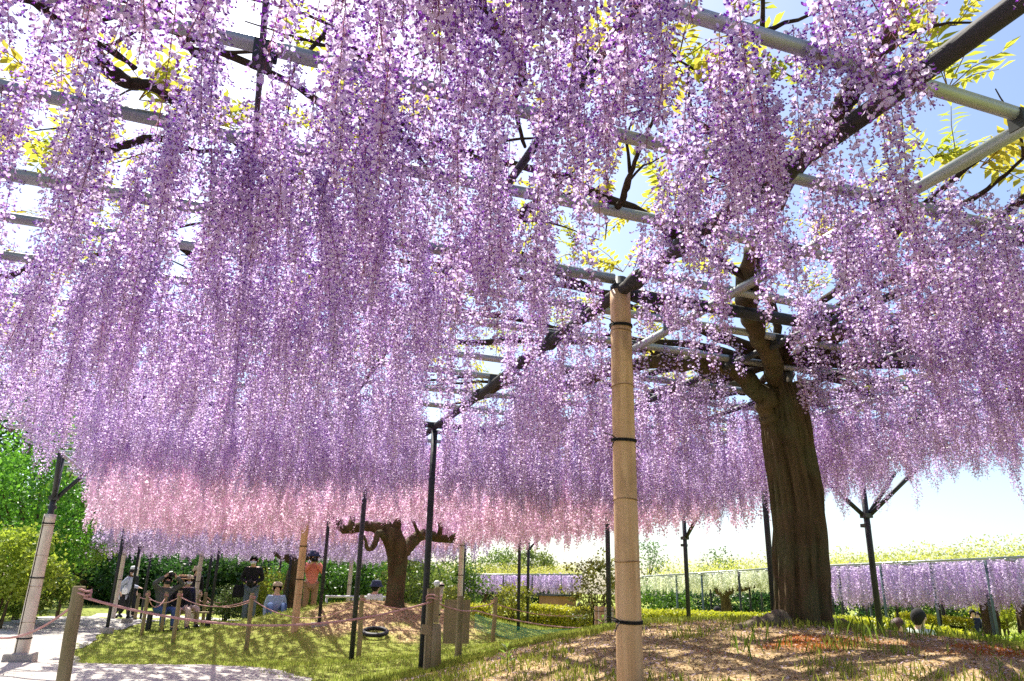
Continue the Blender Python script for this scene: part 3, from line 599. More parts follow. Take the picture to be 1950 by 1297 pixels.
Ln = np.where((np.abs(X-.205*Y) < 1.25) & (Y < 15.7), np.minimum(Ln, .46-.016*(Y-8)), Ln)
PINKSET = raceme_set('pink', M_pink, 1, 120, 1.0, 1.35)
hang(W2, np.stack([X, Y, TZ+rng.uniform(-.05, .12, len(X))], -1), Ln, PINKSET, 288)
put_sprays(W2, [at_z(x, y, TZ+.1) for x, y in ((770, 940), (785, 925), (800, 935), (755, 965), (765, 980))]+[(random.uniform(-2.2, 6.6), random.uniform(8.3, 16.5), TZ+random.uniform(.05, .3)) for _ in range(45)]+[(random.uniform(-2.3, -.5), random.uniform(15.5, 16.6), TZ+random.uniform(.0, .15)) for _ in range(12)], 5)

W3 = empty('wisteria_tree'); tag(W3, 'crooked wisteria with pale lilac flowers and dark trunk left of the woman in salmon', 'tree', 'wisteria vines')
q = at(560, 1150, 20.5); Y3 = q[1]
trunk_mesh(None, [at_y(556, 1158, Y3), at_y(557, 1120, Y3), at_y(562, 1085, Y3), at_y(566, 1066, Y3)], [.26, .22, .20, .17], 12, 36, 24, .10, 1.15).build('trunk', M_bark, W3, True)
for i, (c, r0, r1) in enumerate((([(560, 1075), (545, 1062), (528, 1058), (515, 1045)], .10, .03), ([(566, 1075), (585, 1055), (600, 1040), (604, 1025)], .12, .04), ([(564, 1072), (590, 1062), (615, 1060)], .06, .02), ([(560, 1070), (555, 1045), (560, 1020)], .08, .04))):
    branch(W3, [at_y(x, y, Y3+.1*j) for j, (x, y) in enumerate(c)], r0, r1, 230+i, M_bark, n=8, amp=.03)
X, Y = jitter_grid(-4.5, 6.0, 17.7, 27.3, 22, 23); k_ = (np.random.default_rng(4).random(len(X)) < np.clip(.7+1.6*(fbm(X*.9, Y*.9, 8)-.3), .3, 1)) & (X > -2.35-(Y-18)*.2); X, Y = X[k_], Y[k_]
Ln = .62+rng.normal(0, .07, len(X)); LILACSET = raceme_set('lilac', M_lilac, 1, 90, 1.15, 1.7, 2, 1.2)
hang(W3, np.stack([X, Y, TZ+rng.uniform(-.05, .12, len(X))], -1), Ln, LILACSET, 200)
put_sprays(W3, [(random.uniform(-3.0, 5), random.uniform(17.4, 19), TZ+random.uniform(.0, .3)) for _ in range(40)], 6)

# ------------------------------------------------------------------ foliage
def cards(centers, size, colA, colB, R, up=.35, aspect=.6, shade=None):
    n = len(centers); d = R.normal(size=(n, 3)); d /= np.linalg.norm(d, axis=1)[:, None]
    nr = R.normal(size=(n, 3)); nr[:, 2] += up*2; nr /= np.linalg.norm(nr, axis=1)[:, None]
    s = np.cross(nr, d); s /= np.linalg.norm(s, axis=1)[:, None]+1e-6; d = np.cross(s, nr)
    sz = size*R.uniform(.6, 1.25, (n, 1)); c = np.asarray(centers)
    V = np.stack([c-d*sz*.5, c+s*sz*aspect*.5-nr*sz*.08, c+d*sz*.5, c-s*sz*aspect*.5-nr*sz*.08], 1).reshape(-1, 3)
    Fc = np.arange(n*4).reshape(n, 4); f = R.random((n, 1)); cols = np.repeat(np.array(colA)*(1-f)+np.array(colB)*f, 4, 0)
    return V, Fc, cols
def crown_points(c, rad, n, R, clumps=40, cs=.22, hollow=.5, flat=1.0):
    u = R.normal(size=(clumps, 3)); u /= np.linalg.norm(u, axis=1)[:, None]; rr = hollow+(1-hollow)*R.random((clumps, 1))**.5
    cen = u*rr*np.array(rad); k = R.integers(clumps, size=n); w_ = .6+.9*R.random(clumps)
    p = cen[k]+R.normal(size=(n, 3))*np.array(rad)*cs*w_[k][:, None]*np.array([1, 1, .75*flat]); return p+np.array(c), cen+np.array(c)
def tree(name, label, base, c, rad, n, leaf, colA, colB, seed, cat='tree', group=None, trunk=.08, clumps=40, cs=.2, hollow=.45, limbs=10, stems=1, m=None):
    R = np.random.default_rng(seed); o = empty(name, tuple(base)); tag(o, label, cat, group); b = np.array(base)
    P, cen = crown_points(np.array(c)-b, rad, n, R, clumps, cs, hollow); P = P[P[:, 2] > .02]
    V, Fc, cols = cards(P, leaf, colA, colB, R); ob = link('crown', np_mesh('crown', V, Fc, M_leaf, cols), o)
    mb = MB(); cc_ = Vector(map(float, np.array(c)-b))
    for s in range(stems):
        off = Vector((R.uniform(-1, 1), R.uniform(-1, 1), 0))*(.25*rad[0] if stems > 1 else 0)
        top = cc_+off*1.5-Vector((0, 0, rad[2]*.2)); mb = MB(); mb.tube(polyline([Vector((off.x*.4, off.y*.4, -.1)), off*.6+Vector((0, 0, cc_.z*.4)), top], 5, .02, seed+s), list(np.linspace(trunk, trunk*.5, 11)), 8)
        mb.build('trunk', m or M_bark, o, True)
    for i in range(limbs):
        e = cen[i % len(cen)]; mb = MB(); st = Vector((0, 0, max(.1, cc_.z-rad[2]*R.uniform(.4, .9)))); mb.tube(polyline([st, st.lerp(Vector(e), .5)+Vector((0, 0, -.05)), Vector(e)], 4, .02, seed+i), list(np.linspace(trunk*.45, trunk*.12, 9)), 5); mb.build('limb', m or M_bark, o, True)
    return o
def gpt(px, d):                              # ground point below pixel column px at that depth
    p = at(px, 1130, d); return (p[0], p[1], gz(p[0], p[1]))
def tree_at(name, label, px, d, top, rad, n, leaf, cA, cB, seed, low=None, **k):
    b = gpt(px, d); zt = at(px, top, d)[2]; cz = zt-rad[2] if low is None else low
    return tree(name, label, b, (b[0], b[1], cz), rad, n, leaf, cA, cB, seed, **k)
BG = ((.11, .26, .02), (.22, .42, .04)); LIME = ((.26, .34, .02), (.42, .48, .04)); DK = ((.022, .07, .014), (.065, .16, .03)); OL = ((.09, .15, .02), (.22, .28, .05)); MID = ((.04, .12, .012), (.10, .24, .025)); PALE = ((.10, .17, .04), (.2, .28, .08))
tree_at('maple_tree', 'tall bright green maple at the left edge beyond the bamboo post', 40, 17.5, 790, (2.0, 1.7, 1.75), 15000, .11, *BG, 1, trunk=.08, clumps=90, cs=.13, limbs=16)
tree_at('maple_tree', 'smaller bright green maple reaching behind the left bamboo post', 118, 19.5, 880, (1.15, 1.1, 1.25), 7000, .10, *BG, 2, trunk=.05, clumps=60, cs=.14, limbs=10)
tree_at('shrub', 'yellow green rounded shrub at the left picture edge', 12, 15.0, 1008, (.75, .8, .68), 7000, .09, (.28, .38, .03), (.46, .54, .06), 3, cat='shrub', trunk=.03, clumps=50, stems=4, limbs=6)
tree_at('shrub', 'leafy green shrub low behind the left bamboo sleeve', 60, 16.5, 1085, (.75, .6, .45), 4500, .09, (.14, .26, .03), (.3, .40, .05), 4, cat='shrub', trunk=.03, stems=5, limbs=6)
tree_at('evergreen_tree', 'dark evergreen tree behind the maples at far left', -10, 27, 700, (2.6, 2.0, 3.2), 9000, .22, *DK, 5, group='dark evergreens', trunk=.14, clumps=60)
tree_at('evergreen_tree', 'dark evergreen between maple and lilac curtain', 150, 31, 960, (2.0, 1.6, 1.9), 7000, .2, *DK, 6, group='dark evergreens', trunk=.14, clumps=50)
for i, (px, d, top, r, lab) in enumerate(((215, 33, 1040, 1.9, 'dark evergreen behind the walking pair'), (290, 34, 1035, 2.0, 'dark evergreen behind the man raising a camera'), (360, 33, 1040, 1.9, 'dark evergreen behind the seated woman in a straw hat'), (430, 33, 1040, 1.9, 'dark evergreen just left of the man in black'), (505, 33, 1040, 1.9, 'dark evergreen right of the man in black'))):
    tree_at('evergreen_tree', lab, px, d, top, (r, 1.4, 1.7), 7500, .17, *(DK if i % 2 == 0 else ((.022, .075, .013), (.06, .15, .025))), 10+i, group='dark evergreens', trunk=.13, clumps=60, cs=.17, hollow=.3)
for i, (px, d, lab) in enumerate(((190, 40, 'dark evergreen farthest back at the left of the wood'), (300, 41, 'dark evergreen farthest back behind the bench'), (410, 41, 'dark evergreen farthest back near the pale shrub'), (520, 41, 'dark evergreen farthest back behind the crooked trunk'), (640, 40, 'dark evergreen farthest back behind the white rail'), (760, 40, 'dark evergreen farthest back behind the pink wisteria trunk'))):
    tree_at('evergreen_tree', lab, px, d, 1030, (2.4, 1.3, 1.9), 6500, .28, (.02, .065, .012), (.05, .13, .022), 110+i, group='dark evergreens', trunk=.15, clumps=60, cs=.2, hollow=.2, limbs=5)
for i, (px, d, top, r, cols_, lab) in enumerate(((585, 30, 1050, 1.3, MID, 'green shrub behind the woman in salmon'), (640, 29, 1055, 1.4, MID, 'green shrub above the white rail'), (700, 29, 1060, 1.4, ((.05, .13, .01), (.13, .25, .03)), 'bright green shrub behind the dark sun hat'), (790, 24, 1062, 1.25, OL, 'olive green bush right of the pink wisteria trunk'), (850, 27, 1058, 1.4, ((.07, .13, .015), (.18, .24, .03)), 'olive green bush behind the slanting white pole'))):
    tree_at('shrub', lab, px, d, top, (r, 1.1, 1.0), 5500, .12, *cols_, 20+i, cat='shrub', group='background shrubs', trunk=.04, stems=3, clumps=50, cs=.17, hollow=.3)
tree_at('shrub', 'pale feathery shrub left of the man in black', 435, 21, 1118, (.55, .5, .42), 3000, .07, *PALE, 30, cat='shrub', trunk=.02, stems=4, limbs=4)
tree_at('shrub', 'lime green shrub between the man in black and the bamboo post', 508, 23, 1085, (.55, .5, .65), 3200, .08, (.16, .22, .02), (.3, .34, .04), 31, cat='shrub', trunk=.02, stems=3, limbs=5)
tree_at('sapling', 'young bushy sapling with twiggy stems beside the bamboo screen', 1135, 13.0, 1058, (.62, .45, .60), 2300, .06, (.14, .17, .025), (.34, .38, .07), 32, cat='shrub', trunk=.018, stems=7, limbs=14, clumps=60, cs=.15, hollow=.35, low=1.05)
tree_at('sapling', 'small yellow green sapling behind the rope fence', 975, 17, 1112, (.5, .4, .35), 1500, .07, (.20, .24, .02), (.34, .36, .05), 33, cat='shrub', trunk=.015, stems=4, limbs=8, cs=.16)
tree_at('shrub', 'small yellowish shrub beside the slanting white pole', 858, 19, 1118, (.45, .4, .35), 1500, .07, (.18, .2, .02), (.36, .33, .06), 34, cat='shrub', trunk=.015, stems=3, limbs=4)
for i, (px, d, top, r, lab) in enumerate(((925, 46, 1040, 1.9, 'first small tree from the left on the skyline above the far lilac trellis'), (975, 48, 1036, 1.8, 'second small tree from the left on the skyline'), (1020, 46, 1034, 1.3, 'slim small tree at the right end of the skyline group'), (1240, 50, 1032, 1.5, 'faint tree top just right of the bamboo post'), (1375, 50, 1045, 1.6, 'faint tree top above the white wisteria'))):
    tree_at('tree', lab, px, d, top, (r, 1.3, 1.5), 2600 if px < 1100 else 1200, .17, *(OL if px < 1100 else PALE), 40+i, group='skyline trees', trunk=.1, clumps=45, cs=.16)
for i, (px, d, lab) in enumerate(((1250, 33, 'green bush left of the white wisteria trunk'), (1300, 35, 'dark bush behind the white wisteria trunk'), (1390, 35, 'dark bush behind the man beyond the hedge'), (1450, 34, 'dark bush left of the big trunk'), (1610, 33, 'dark bush right of the big trunk'), (1680, 34, 'dark bush behind the dark braced post'), (1750, 33, 'green bush above the black haired man'), (1830, 34, 'bush behind the far right visitors'), (1905, 30, 'yellow green bush at the right picture edge'), (1960, 31, 'green bush leaving the right picture edge'), (900, 44, 'dark bush under the left end of the far lilac trellis'), (960, 44, 'dark bush under the middle of the far lilac trellis'), (1030, 44, 'dark bush under the right end of the far lilac trellis'))):
    tree_at('shrub', lab, px, d, 1115 if px > 1100 else 1100, (1.5 if px > 1100 else 1.9, 1.0, .85), 4000, .13, *((((.05, .16, .01), (.12, .28, .03)) if px == 1250 else LIME) if px in (1250, 1905) else MID if px in (1750, 1830, 1960) else DK), 60+i, cat='shrub', group='background shrubs', trunk=.05, stems=3, limbs=5, clumps=40, cs=.18, hollow=.3)

# clipped lime hedge
def hedge(label, pts, h, wd, n, leaf, seed, cA=(.40, .44, .02), cB=(.58, .58, .04)):
    R = np.random.default_rng(seed); o = empty('hedge', (0, 0, 0)); tag(o, label, 'hedge', 'clipped hedges')
    P = np.array(pts); seg = np.linalg.norm(np.diff(P[:, :2], axis=0), axis=1); cum = np.concatenate([[0], np.cumsum(seg)])
    s = R.uniform(0, cum[-1], n); cx_ = np.interp(s, cum, P[:, 0]); cy_ = np.interp(s, cum, P[:, 1]); cz_ = np.interp(s, cum, P[:, 2])
    k = R.random(n); u = R.uniform(-1, 1, n); v_ = R.random(n); side = k < .5
    u = np.where(side, np.sign(u)*(1-.08*R.random(n)), u); v_ = np.where(side, v_, 1-.08*R.random(n)-.12*u*u)
    dx = np.gradient(np.interp(np.linspace(0, cum[-1], 50), cum, P[:, 0])).mean(); dy = np.gradient(np.interp(np.linspace(0, cum[-1], 50), cum, P[:, 1])).mean(); ln = math.hypot(dx, dy); nxn, nyn = -dy/ln, dx/ln
    hh = h*(1+.10*(vnoise(s*1.2, s*0, seed)-.5)); x = cx_+nxn*u*wd/2; y = cy_+nyn*u*wd/2; z = cz_-h+v_*hh+R.normal(0, .02, n)
    V, Fc, cols = cards(np.stack([x, y, z], -1), leaf, cA, cB, R, .6, .55); link('foliage', np_mesh('foliage', V, Fc, M_leaf, cols), o)
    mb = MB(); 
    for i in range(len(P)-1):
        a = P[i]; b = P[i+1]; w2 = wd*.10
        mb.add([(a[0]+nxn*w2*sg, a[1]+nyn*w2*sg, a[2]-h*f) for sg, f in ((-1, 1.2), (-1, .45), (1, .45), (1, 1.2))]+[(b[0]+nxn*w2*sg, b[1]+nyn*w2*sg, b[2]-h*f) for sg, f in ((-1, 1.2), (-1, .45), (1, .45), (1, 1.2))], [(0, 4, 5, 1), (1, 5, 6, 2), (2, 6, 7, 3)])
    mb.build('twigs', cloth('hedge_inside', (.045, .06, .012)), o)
hedge('low lime hedge crossing behind the rope fence and bamboo screen', [at(840, 1150, 21.5), at(950, 1151, 21), at(1060, 1154, 20), at(1180, 1158, 18.5)], .62, .9, 15000, .08, 1)
hedge('low lime hedge behind the big trunk and dark posts', [at(1182, 1159, 17.5), at(1330, 1164, 16.2), at(1480, 1168, 14.8), at(1600, 1174, 13.6), at(1720, 1184, 13.2), at(1850, 1206, 12.8)], .52, .9, 16000, .07, 2)
hedge('lime hedge farther back under the right wisteria', [at(1725, 1166, 24), at(1830, 1178, 22)], .5, .9, 4500, .09, 3)
tree_at('shrub', 'bright lime shrub at the lower right picture edge', 1935, 11.5, 1208, (.55, .5, .28), 2600, .07, *LIME, 90, cat='shrub', trunk=.015, stems=4, limbs=3)

# far wisterias on lower trellises beyond the hedge
def far_wisteria(label, tlabel, A, B, back, z, L, pal, m, dens, seed, trunks, nshow, posts, topn, protos):
    A = np.array(A); B = np.array(B); o = empty('wisteria_trellis'); tag(o, tlabel, 'trellis', 'trellises'); ab = B[:2]-A[:2]; ln = np.hypot(*ab); e = ab/ln; nrm = np.array([-e[1], e[0]])
    if nrm@(A[:2]) < 0: nrm = -nrm
    P = lambda u, v_: (A[0]+e[0]*u+nrm[0]*v_, A[1]+e[1]*u+nrm[1]*v_)
    zz = lambda u: A[2]+(B[2]-A[2])*u/ln
    for i in range(int(back/.9)+1):
        v_ = i*.9; mb = MB(); a = P(0, v_); b = P(ln, v_); mb.tube([(*a, A[2]), (*b, B[2])], .03, 8); mb.build('pipe', M_pipe, o, True)
    for i in range(int(ln/2.4)+1):
        u = i*2.4; mb = MB(); mb.tube([(*P(u, -.15), zz(u)-.05), (*P(u, back), zz(u)-.05)], .03, 8); mb.build('cross_pipe', M_pipe, o, True)
    R = random.Random(seed)
    for (u, v_) in posts:
        x, y = P(u*ln, v_); mb = MB(); mb.tube([(x, y, gz(x, y)-.2), (x, y, zz(u*ln)-.03)], .035, 8); mb.build('post', M_dark if R.random() < .7 else cloth('grey_painted_post', (.10, .13, .15)), o, True)
    wv = empty('wisteria_tree'); tag(wv, label, 'tree', 'wisteria vines')
    for i, (u, v_) in enumerate(trunks):
        x, y = P(u*ln, v_); zb = gz(x, y); zt = zz(u*ln)
        trunk_mesh(None, [(x, y, zb-.1), (x+.05, y, zb+.5*(zt-zb)), (x-.1, y, zt-.35)], [.24, .2, .16], seed+i, 24, 20, .1, 1.1).build('trunk', M_bark, wv, True)
        for j, sg in enumerate((-1, 1, -.5, .6)):
            branch(wv, [(x-.05, y, zt-.7), (x+e[0]*sg*.5, y+e[1]*sg*.5, zt-.4), (x+e[0]*sg*1.2, y+e[1]*sg*1.2, zt-.25-.08*j), (x+e[0]*sg*2.2, y+e[1]*sg*2.2, zt-.02)], .12, .04, seed+j, M_bark, n=7, amp=.04, k=4)
    U, V_ = jitter_grid(0, ln, 0, back, dens, seed); xy = np.array(P(U, V_)).T
    pos = np.concatenate([xy, (zz(U)+rng.uniform(-.08, .08, len(U)))[:, None]], 1); hang(wv, pos, L+rng.normal(0, .08, len(U)), protos, nshow, tilt=.04)
    RR = np.random.default_rng(seed); u = RR.uniform(-.1, ln+.1, topn); v_ = RR.uniform(-.2, back, topn); xy = np.array(P(u, v_)).T; hgt = RR.random(topn)**1.6*.45*(.5+vnoise(u*1.3, v_*1.3, seed))
    Vt, Fc, cols = cards(np.concatenate([xy, (zz(u)+.04+hgt)[:, None]], 1), .085, (.36, .42, .05), (.70, .68, .16), RR, .5, .4)
    f = link('young_foliage', np_mesh('young_foliage', Vt, Fc, M_young, cols), wv); f['kind'] = 'stuff'
LONG = [(L_, raceme('flower_cluster', L_, int(70*L_), 'lilac', M_lilac, 3000+i, 1, 1.2, 2.0)) for i, L_ in enumerate((.8, .95, 1.1, 1.25))]
WHITE = [(L_, raceme('flower_cluster', L_, int(80*L_), 'white', M_lilac, 3100+i, 1, 1.1, 2.0)) for i, L_ in enumerate((.35, .5, .65))]
SHORT = [(L_, raceme('flower_cluster', L_, int(60*L_), 'lilac', M_lilac, 3200+i, 1, 1.3, 2.6)) for i, L_ in enumerate((.6, .72, .85))]
far_wisteria('wisteria with long pale purple curtains beyond the hedge at right', 'trellis of the long purple curtain right of the big trunk', at(1555, 1078, 21.5), at(2010, 1058, 17.5), 7, 0, 1.0, 'lilac', M_lilac, 26, 5,
             [(.56, 3.2), (.70, 3.4)], 220, [(.10, .1), (.30, .1), (.52, .1), (.74, .1), (.97, .1), (.05, 2.6), (.18, 2.6), (.38, 2.6), (.6, 2.6), (.82, 2.6), (.1, 5), (.26, 5), (.46, 5), (.68, 5), (.9, 5), (.14, 6.9), (.34, 6.9), (.56, 6.9), (.78, 6.9)], 9000, LONG)
far_wisteria('wisteria with short white flowers between bamboo post and big trunk', 'trellis of the white wisteria between bamboo post and big trunk', at(1222, 1098, 27), at(1545, 1078, 23), 7, 0, .45, 'white', M_lilac, 20, 6,
             [(.30, 2.5), (.62, 3.5)], 120, [(.22, .1), (.38, .1), (.60, .1), (.80, .1), (.05, 2.6), (.2, 2.6), (.45, 2.6), (.7, 2.6), (.92, 2.6), (.1, 5), (.33, 5), (.55, 5), (.75, 5), (.95, 5)], 6500, WHITE)
far_wisteria('distant wisteria with pale lilac flowers under a flat lime green roof', 'distant flat trellis with lime green leaf roof above the hedge', at(835, 1094, 36), at(1110, 1094, 36), 9, 0, .72, 'lilac', M_lilac, 16, 7,
             [(.3, 4)], 120, [(.05, .1), (.25, .1), (.45, .1), (.65, .1), (.85, .1), (.15, 4), (.35, 4), (.55, 4), (.75, 4), (.95, 4)], 9000, SHORT)

# ------------------------------------------------------------------ rope fences, sign, garden things
def wood_post(parent, p, h, r, seed, name='post', m=None):
    mb = MB(); R = random.Random(seed); x, y, z = p; l = (R.uniform(-.02, .02), R.uniform(-.02, .02))
    mb.tube([(x, y, z-.15), (x, y, z+h*.3), (x+l[0], y+l[1], z+h*.7), (x+l[0], y+l[1], z+h-.012), (x+l[0], y+l[1], z+h)], [r*1.03, r, r*.98, r*.97, r*.85], 12, wob=.03, seed=seed); return mb.build(name, m or M_fence, parent, True)
def rope_part(parent, a, b, sag, r=.008, k=14, knot=True):
    mb = MB(); a = Vector(map(float, a)); b = Vector(map(float, b)); pts = []
    for i in range(k+1):
        t = i/k; p = a.lerp(b, t); p.z -= sag*4*t*(1-t); pts.append(p)
    mb.tube(pts, r, 6, wob=.12, seed=int(a.x*50)); return mb.build('rope', M_rope, parent, True)
def wrap_part(parent, p, r):
    mb = MB(); mb.tube([(p[0]+r*math.cos(a), p[1]+r*math.sin(a), p[2]+.012*math.sin(2*a)+.004*a) for a in np.linspace(0, 12.5, 40)], .007, 5); mb.build('rope_wrap', M_rope, parent, True)
FA = empty('rope_fence'); tag(FA, 'near rope fence from tall mossy corner post to the plank post', 'fence', 'rope fences')
a1 = at(156, 1116, 5.0); ga = gz(a1[0], a1[1]); wood_post(FA, (a1[0], a1[1], ga), a1[2]-ga, .041, 1)
a2 = at(826, 1121, 6.25); g2 = gz(a2[0], a2[1]); 
mb = MB(); mb.box((a2[0]-.015, a2[1]+.03, (g2-.1+a2[2])/2), (.055, .05, a2[2]-g2+.1)); mb.build('post', M_fence, FA)
mb = MB(); hz = at(832, 1187, 6.25)[2]; mb.tube([(a2[0]+.05, a2[1], g2-.1), (a2[0]+.045, a2[1], g2+.2), (a2[0]+.04, a2[1], hz)], [.046, .042, .036], 10, wob=.05); mb.build('post', M_fence, FA, True)
mb = MB(); mb.box((a2[0]+.025, a2[1]-.012, (a2[2]+hz)/2+.01), (.04, .045, a2[2]-hz)); mb.build('post', M_fence, FA)
pl = at(811, 1199, 6.15); mb = MB(); mb.box(pl, (.075, .025, .075), Matrix.Rotation(.1, 3, 'Y')); mb.build('plate', M_board, FA)
rope_part(FA, at(158, 1137, 4.98), at(822, 1146, 6.2), .18, .0085, 26); wrap_part(FA, at(157, 1137, 5.0), .048); wrap_part(FA, at(826, 1145, 6.25), .062)
rope_part(FA, at(156, 1139, 4.98), at(-60, 1190, 5.6), .16, .0085)
rope_part(FA, at(830, 1146, 6.2), at(905, 1163, 7.6), .03, .0075); rope_part(FA, at(905, 1163, 7.6), at(1112, 1196, 10.5), .04, .0075)
FB = empty('rope_fence'); tag(FB, 'row of low wooden posts with sagging pink rope around the middle mound', 'fence', 'rope fences')
fb = []
for i, (px, py, d) in enumerate(((283, 1125, 15.2), (318, 1127, 16.7), (344, 1125, 13.4), (482, 1129, 12.4), (692, 1133, 11.4), (941, 1137, 12.5))):
    t_ = at(px, py, d); gg = gz(t_[0], t_[1]); wood_post(FB, (t_[0], t_[1], gg), t_[2]-gg, .036, 10+i); fb.append(t_); wrap_part(FB, (t_[0], t_[1], t_[2]-.10), .042)
dn = np.array([0, 0, -.10])
for i, j, sg in ((0, 1, .22), (0, 2, .12), (2, 3, .14), (3, 4, .26), (4, 5, .12)): rope_part(FB, fb[i]+dn, fb[j]+dn, sg, .008)
rope_part(FB, fb[3]+dn*1.3, at(395, 1145, 19.5), .12, .008); rope_part(FB, fb[5]+dn, at(1110, 1172, 13.5), .08, .007)
FC = empty('rope_fence'); tag(FC, 'far rope posts right of the seated visitors', 'fence', 'rope fences')
fc = []
for i, (px, py, d) in enumerate(((380, 1132, 19.8), (394, 1128, 19.2), (374, 1134, 22.5), (435, 1137, 21), (265, 1130, 21))):
    t_ = at(px, py, d); gg = gz(t_[0], t_[1]); wood_post(FC, (t_[0], t_[1], gg), max(.5, t_[2]-gg), .045, 30+i); fc.append(t_)
for i, j in ((0, 1), (1, 3), (2, 3), (0, 4)): rope_part(FC, fc[i]+dn, fc[j]+dn, .1, .009)

o = empty('sign_board'); tag(o, 'back of a weathered wooden sign board on a round post', 'sign')
q = at(877, 1135, 7.6); gq = gz(q[0], q[1]); wood_post(o, (q[0], q[1], gq), q[2]-gq, .034, 50)
c = at(872, 1184, 7.66); rotb = Matrix.Rotation(-YAW+.18, 3, 'Z'); mb = MB(); mb.box((c[0], c[1]+.045, c[2]), (.265, .022, .42), rotb); mb.build('board', M_board, o)
o = empty('slanting_pole'); tag(o, 'pale slanting bamboo pole with black ties behind the plank post', 'pole')
a = at(838, 1112, 8.0); b = at(828, 1190, 8.0); mb = MB(); mb.tube([b, (np.array(a)+b)/2, a], [.04, .042, .044], 12); mb.build('bamboo', M_bamboo_pale, o, True)
for py in (1115, 1171):
    c = at(838-(py-1112)*.13, py, 7.98); mb = MB(); mb.lathe([(.047, -.008), (.05, 0), (.047, .008)], c, 14); mb.build('tie', M_tie, o, True)
mb = MB(); mb.lathe([(.02, -.03), (.034, -.01), (.034, .02), (.015, .035)], at(832, 1112, 7.95), 10); mb.build('cap', M_white, o, True)

o = empty('bamboo_screen'); tag(o, 'round screen of split bamboo slats around a dark post base', 'screen')
c = at(1151, 1175, 12.2); zc = gz(c[0], c[1]); zt = at(1151, 1156, 12.2)[2]
for i in range(26):
    a = 2*math.pi*i/26; mb = MB(); mb.box((c[0]+.155*math.cos(a), c[1]+.155*math.sin(a), (zc-.1+zt)/2+random.uniform(-.008, .008)), (.012, .034, zt-zc+.1), Matrix.Rotation(a, 3, 'Z')); mb.build('slat', M_bamboo if i % 3 else M_bamboo_pale, o)
for zz_ in (zt-.06, zt-.2):
    mb = MB(); mb.tube([(c[0]+.166*math.cos(a), c[1]+.166*math.sin(a), zz_+.008*math.sin(3*a)) for a in np.linspace(0, 6.3, 30)], .005, 5); mb.build('tie', M_vine, o)
o = empty('garden_net'); tag(o, 'low green garden net stretched across the grass', 'net')
na = [at(905, 1163, 14.2), at(985, 1172, 13.6), at(1060, 1185, 13.0), at(1122, 1200, 12.4)]; mb = MB(); npl = polyline(na, 30, .004, 2)
for j in range(9): mb.tube([(p_.x, p_.y, gz(p_.x, p_.y)+.02+j*.03*(1-.35*i/len(npl))) for i, p_ in enumerate(npl)], .006 if j in (0, 8) else .0032, 3, cap=False)
for i, p_ in enumerate(npl[::1]): mb.tube([(p_.x, p_.y, gz(p_.x, p_.y)), (p_.x, p_.y, gz(p_.x, p_.y)+.02+.24*(1-.35*i/len(npl)))], .0032, 3, cap=False)
mb.build('mesh', M_net, o); 
tag_o = empty('tyre_ring'); tag(tag_o, 'black rubber ring lying on the middle mound', 'tyre'); c = at(716, 1182, 12.9); c = (c[0], c[1], gz(c[0], c[1]))
mb = MB(); vs = [[(.20, .0), (.23, .015), (.235, .05), (.20, .075), (.17, .06), (.17, .02)][j] for j in range(6)]
mb.add([(c[0]+r*math.cos(a), c[1]+r*math.sin(a), c[2]+.03+z_+(gz(c[0], c[1]+.3)-gz(c[0], c[1]-.3))/.6*r*math.sin(a)+(gz(c[0]+.3, c[1])-gz(c[0]-.3, c[1]))/.6*r*math.cos(a)) for a in np.linspace(0, 2*math.pi, 33)[:-1] for r, z_ in vs], [(i*6+j, ((i+1) % 32)*6+j, ((i+1) % 32)*6+(j+1) % 6, i*6+(j+1) % 6) for i in range(32) for j in range(6)]); mb.build('ring', M_rubber, tag_o, True)
o = empty('white_rail'); tag(o, 'low white pipe rail behind the middle mound', 'rail')
mb = MB(); mb.tube([at(620, 1136, 19), at(690, 1137, 19), at(760, 1138, 19)], .03, 8); mb.build('rail', M_white, o, True)
for px in (622, 672, 735):
    t_ = at(px, 1138, 19); mb = MB(); mb.tube([(t_[0], t_[1], gz(t_[0], t_[1])-.1), (t_[0], t_[1], t_[2])], .026, 8); mb.build('leg', M_white, o, True)
o = empty('brown_hut'); tag(o, 'brown walled hut behind the twiggy sapling', 'building'); c = at(1082, 1140, 33); cz = gz(c[0], c[1])
mb = MB(); mb.box((c[0], c[1]+1.2, cz+.75), (.85, 2.2, 1.6)); mb.build('wall', M_brick, o); mb = MB(); mb.box((c[0], c[1]+1.2, cz+1.6), (1.05, 2.5, .08)); mb.build('roof', M_dark, o)
mb = MB(); mb.box((c[0]+.1, c[1]+.09, cz+.6), (.3, .03, 1.2)); mb.build('door', M_board, o)
def bench(label, c, rz, L=1.2, h=.40):
    o = empty('bench', (c[0], c[1], c[2]), rz); tag(o, label, 'bench', 'benches'); 
    for k in (-.13, 0, .13): mb = MB(); mb.box((0, k, h-.02), (L, .115, .035)); mb.build('slat', M_fence, o)
    for sx in (-1, 1):
        for sy in (-1, 1): mb = MB(); mb.box((sx*(L/2-.1), sy*.13, h/2-.02), (.06, .06, h)); mb.build('leg', M_dark, o)
    return o

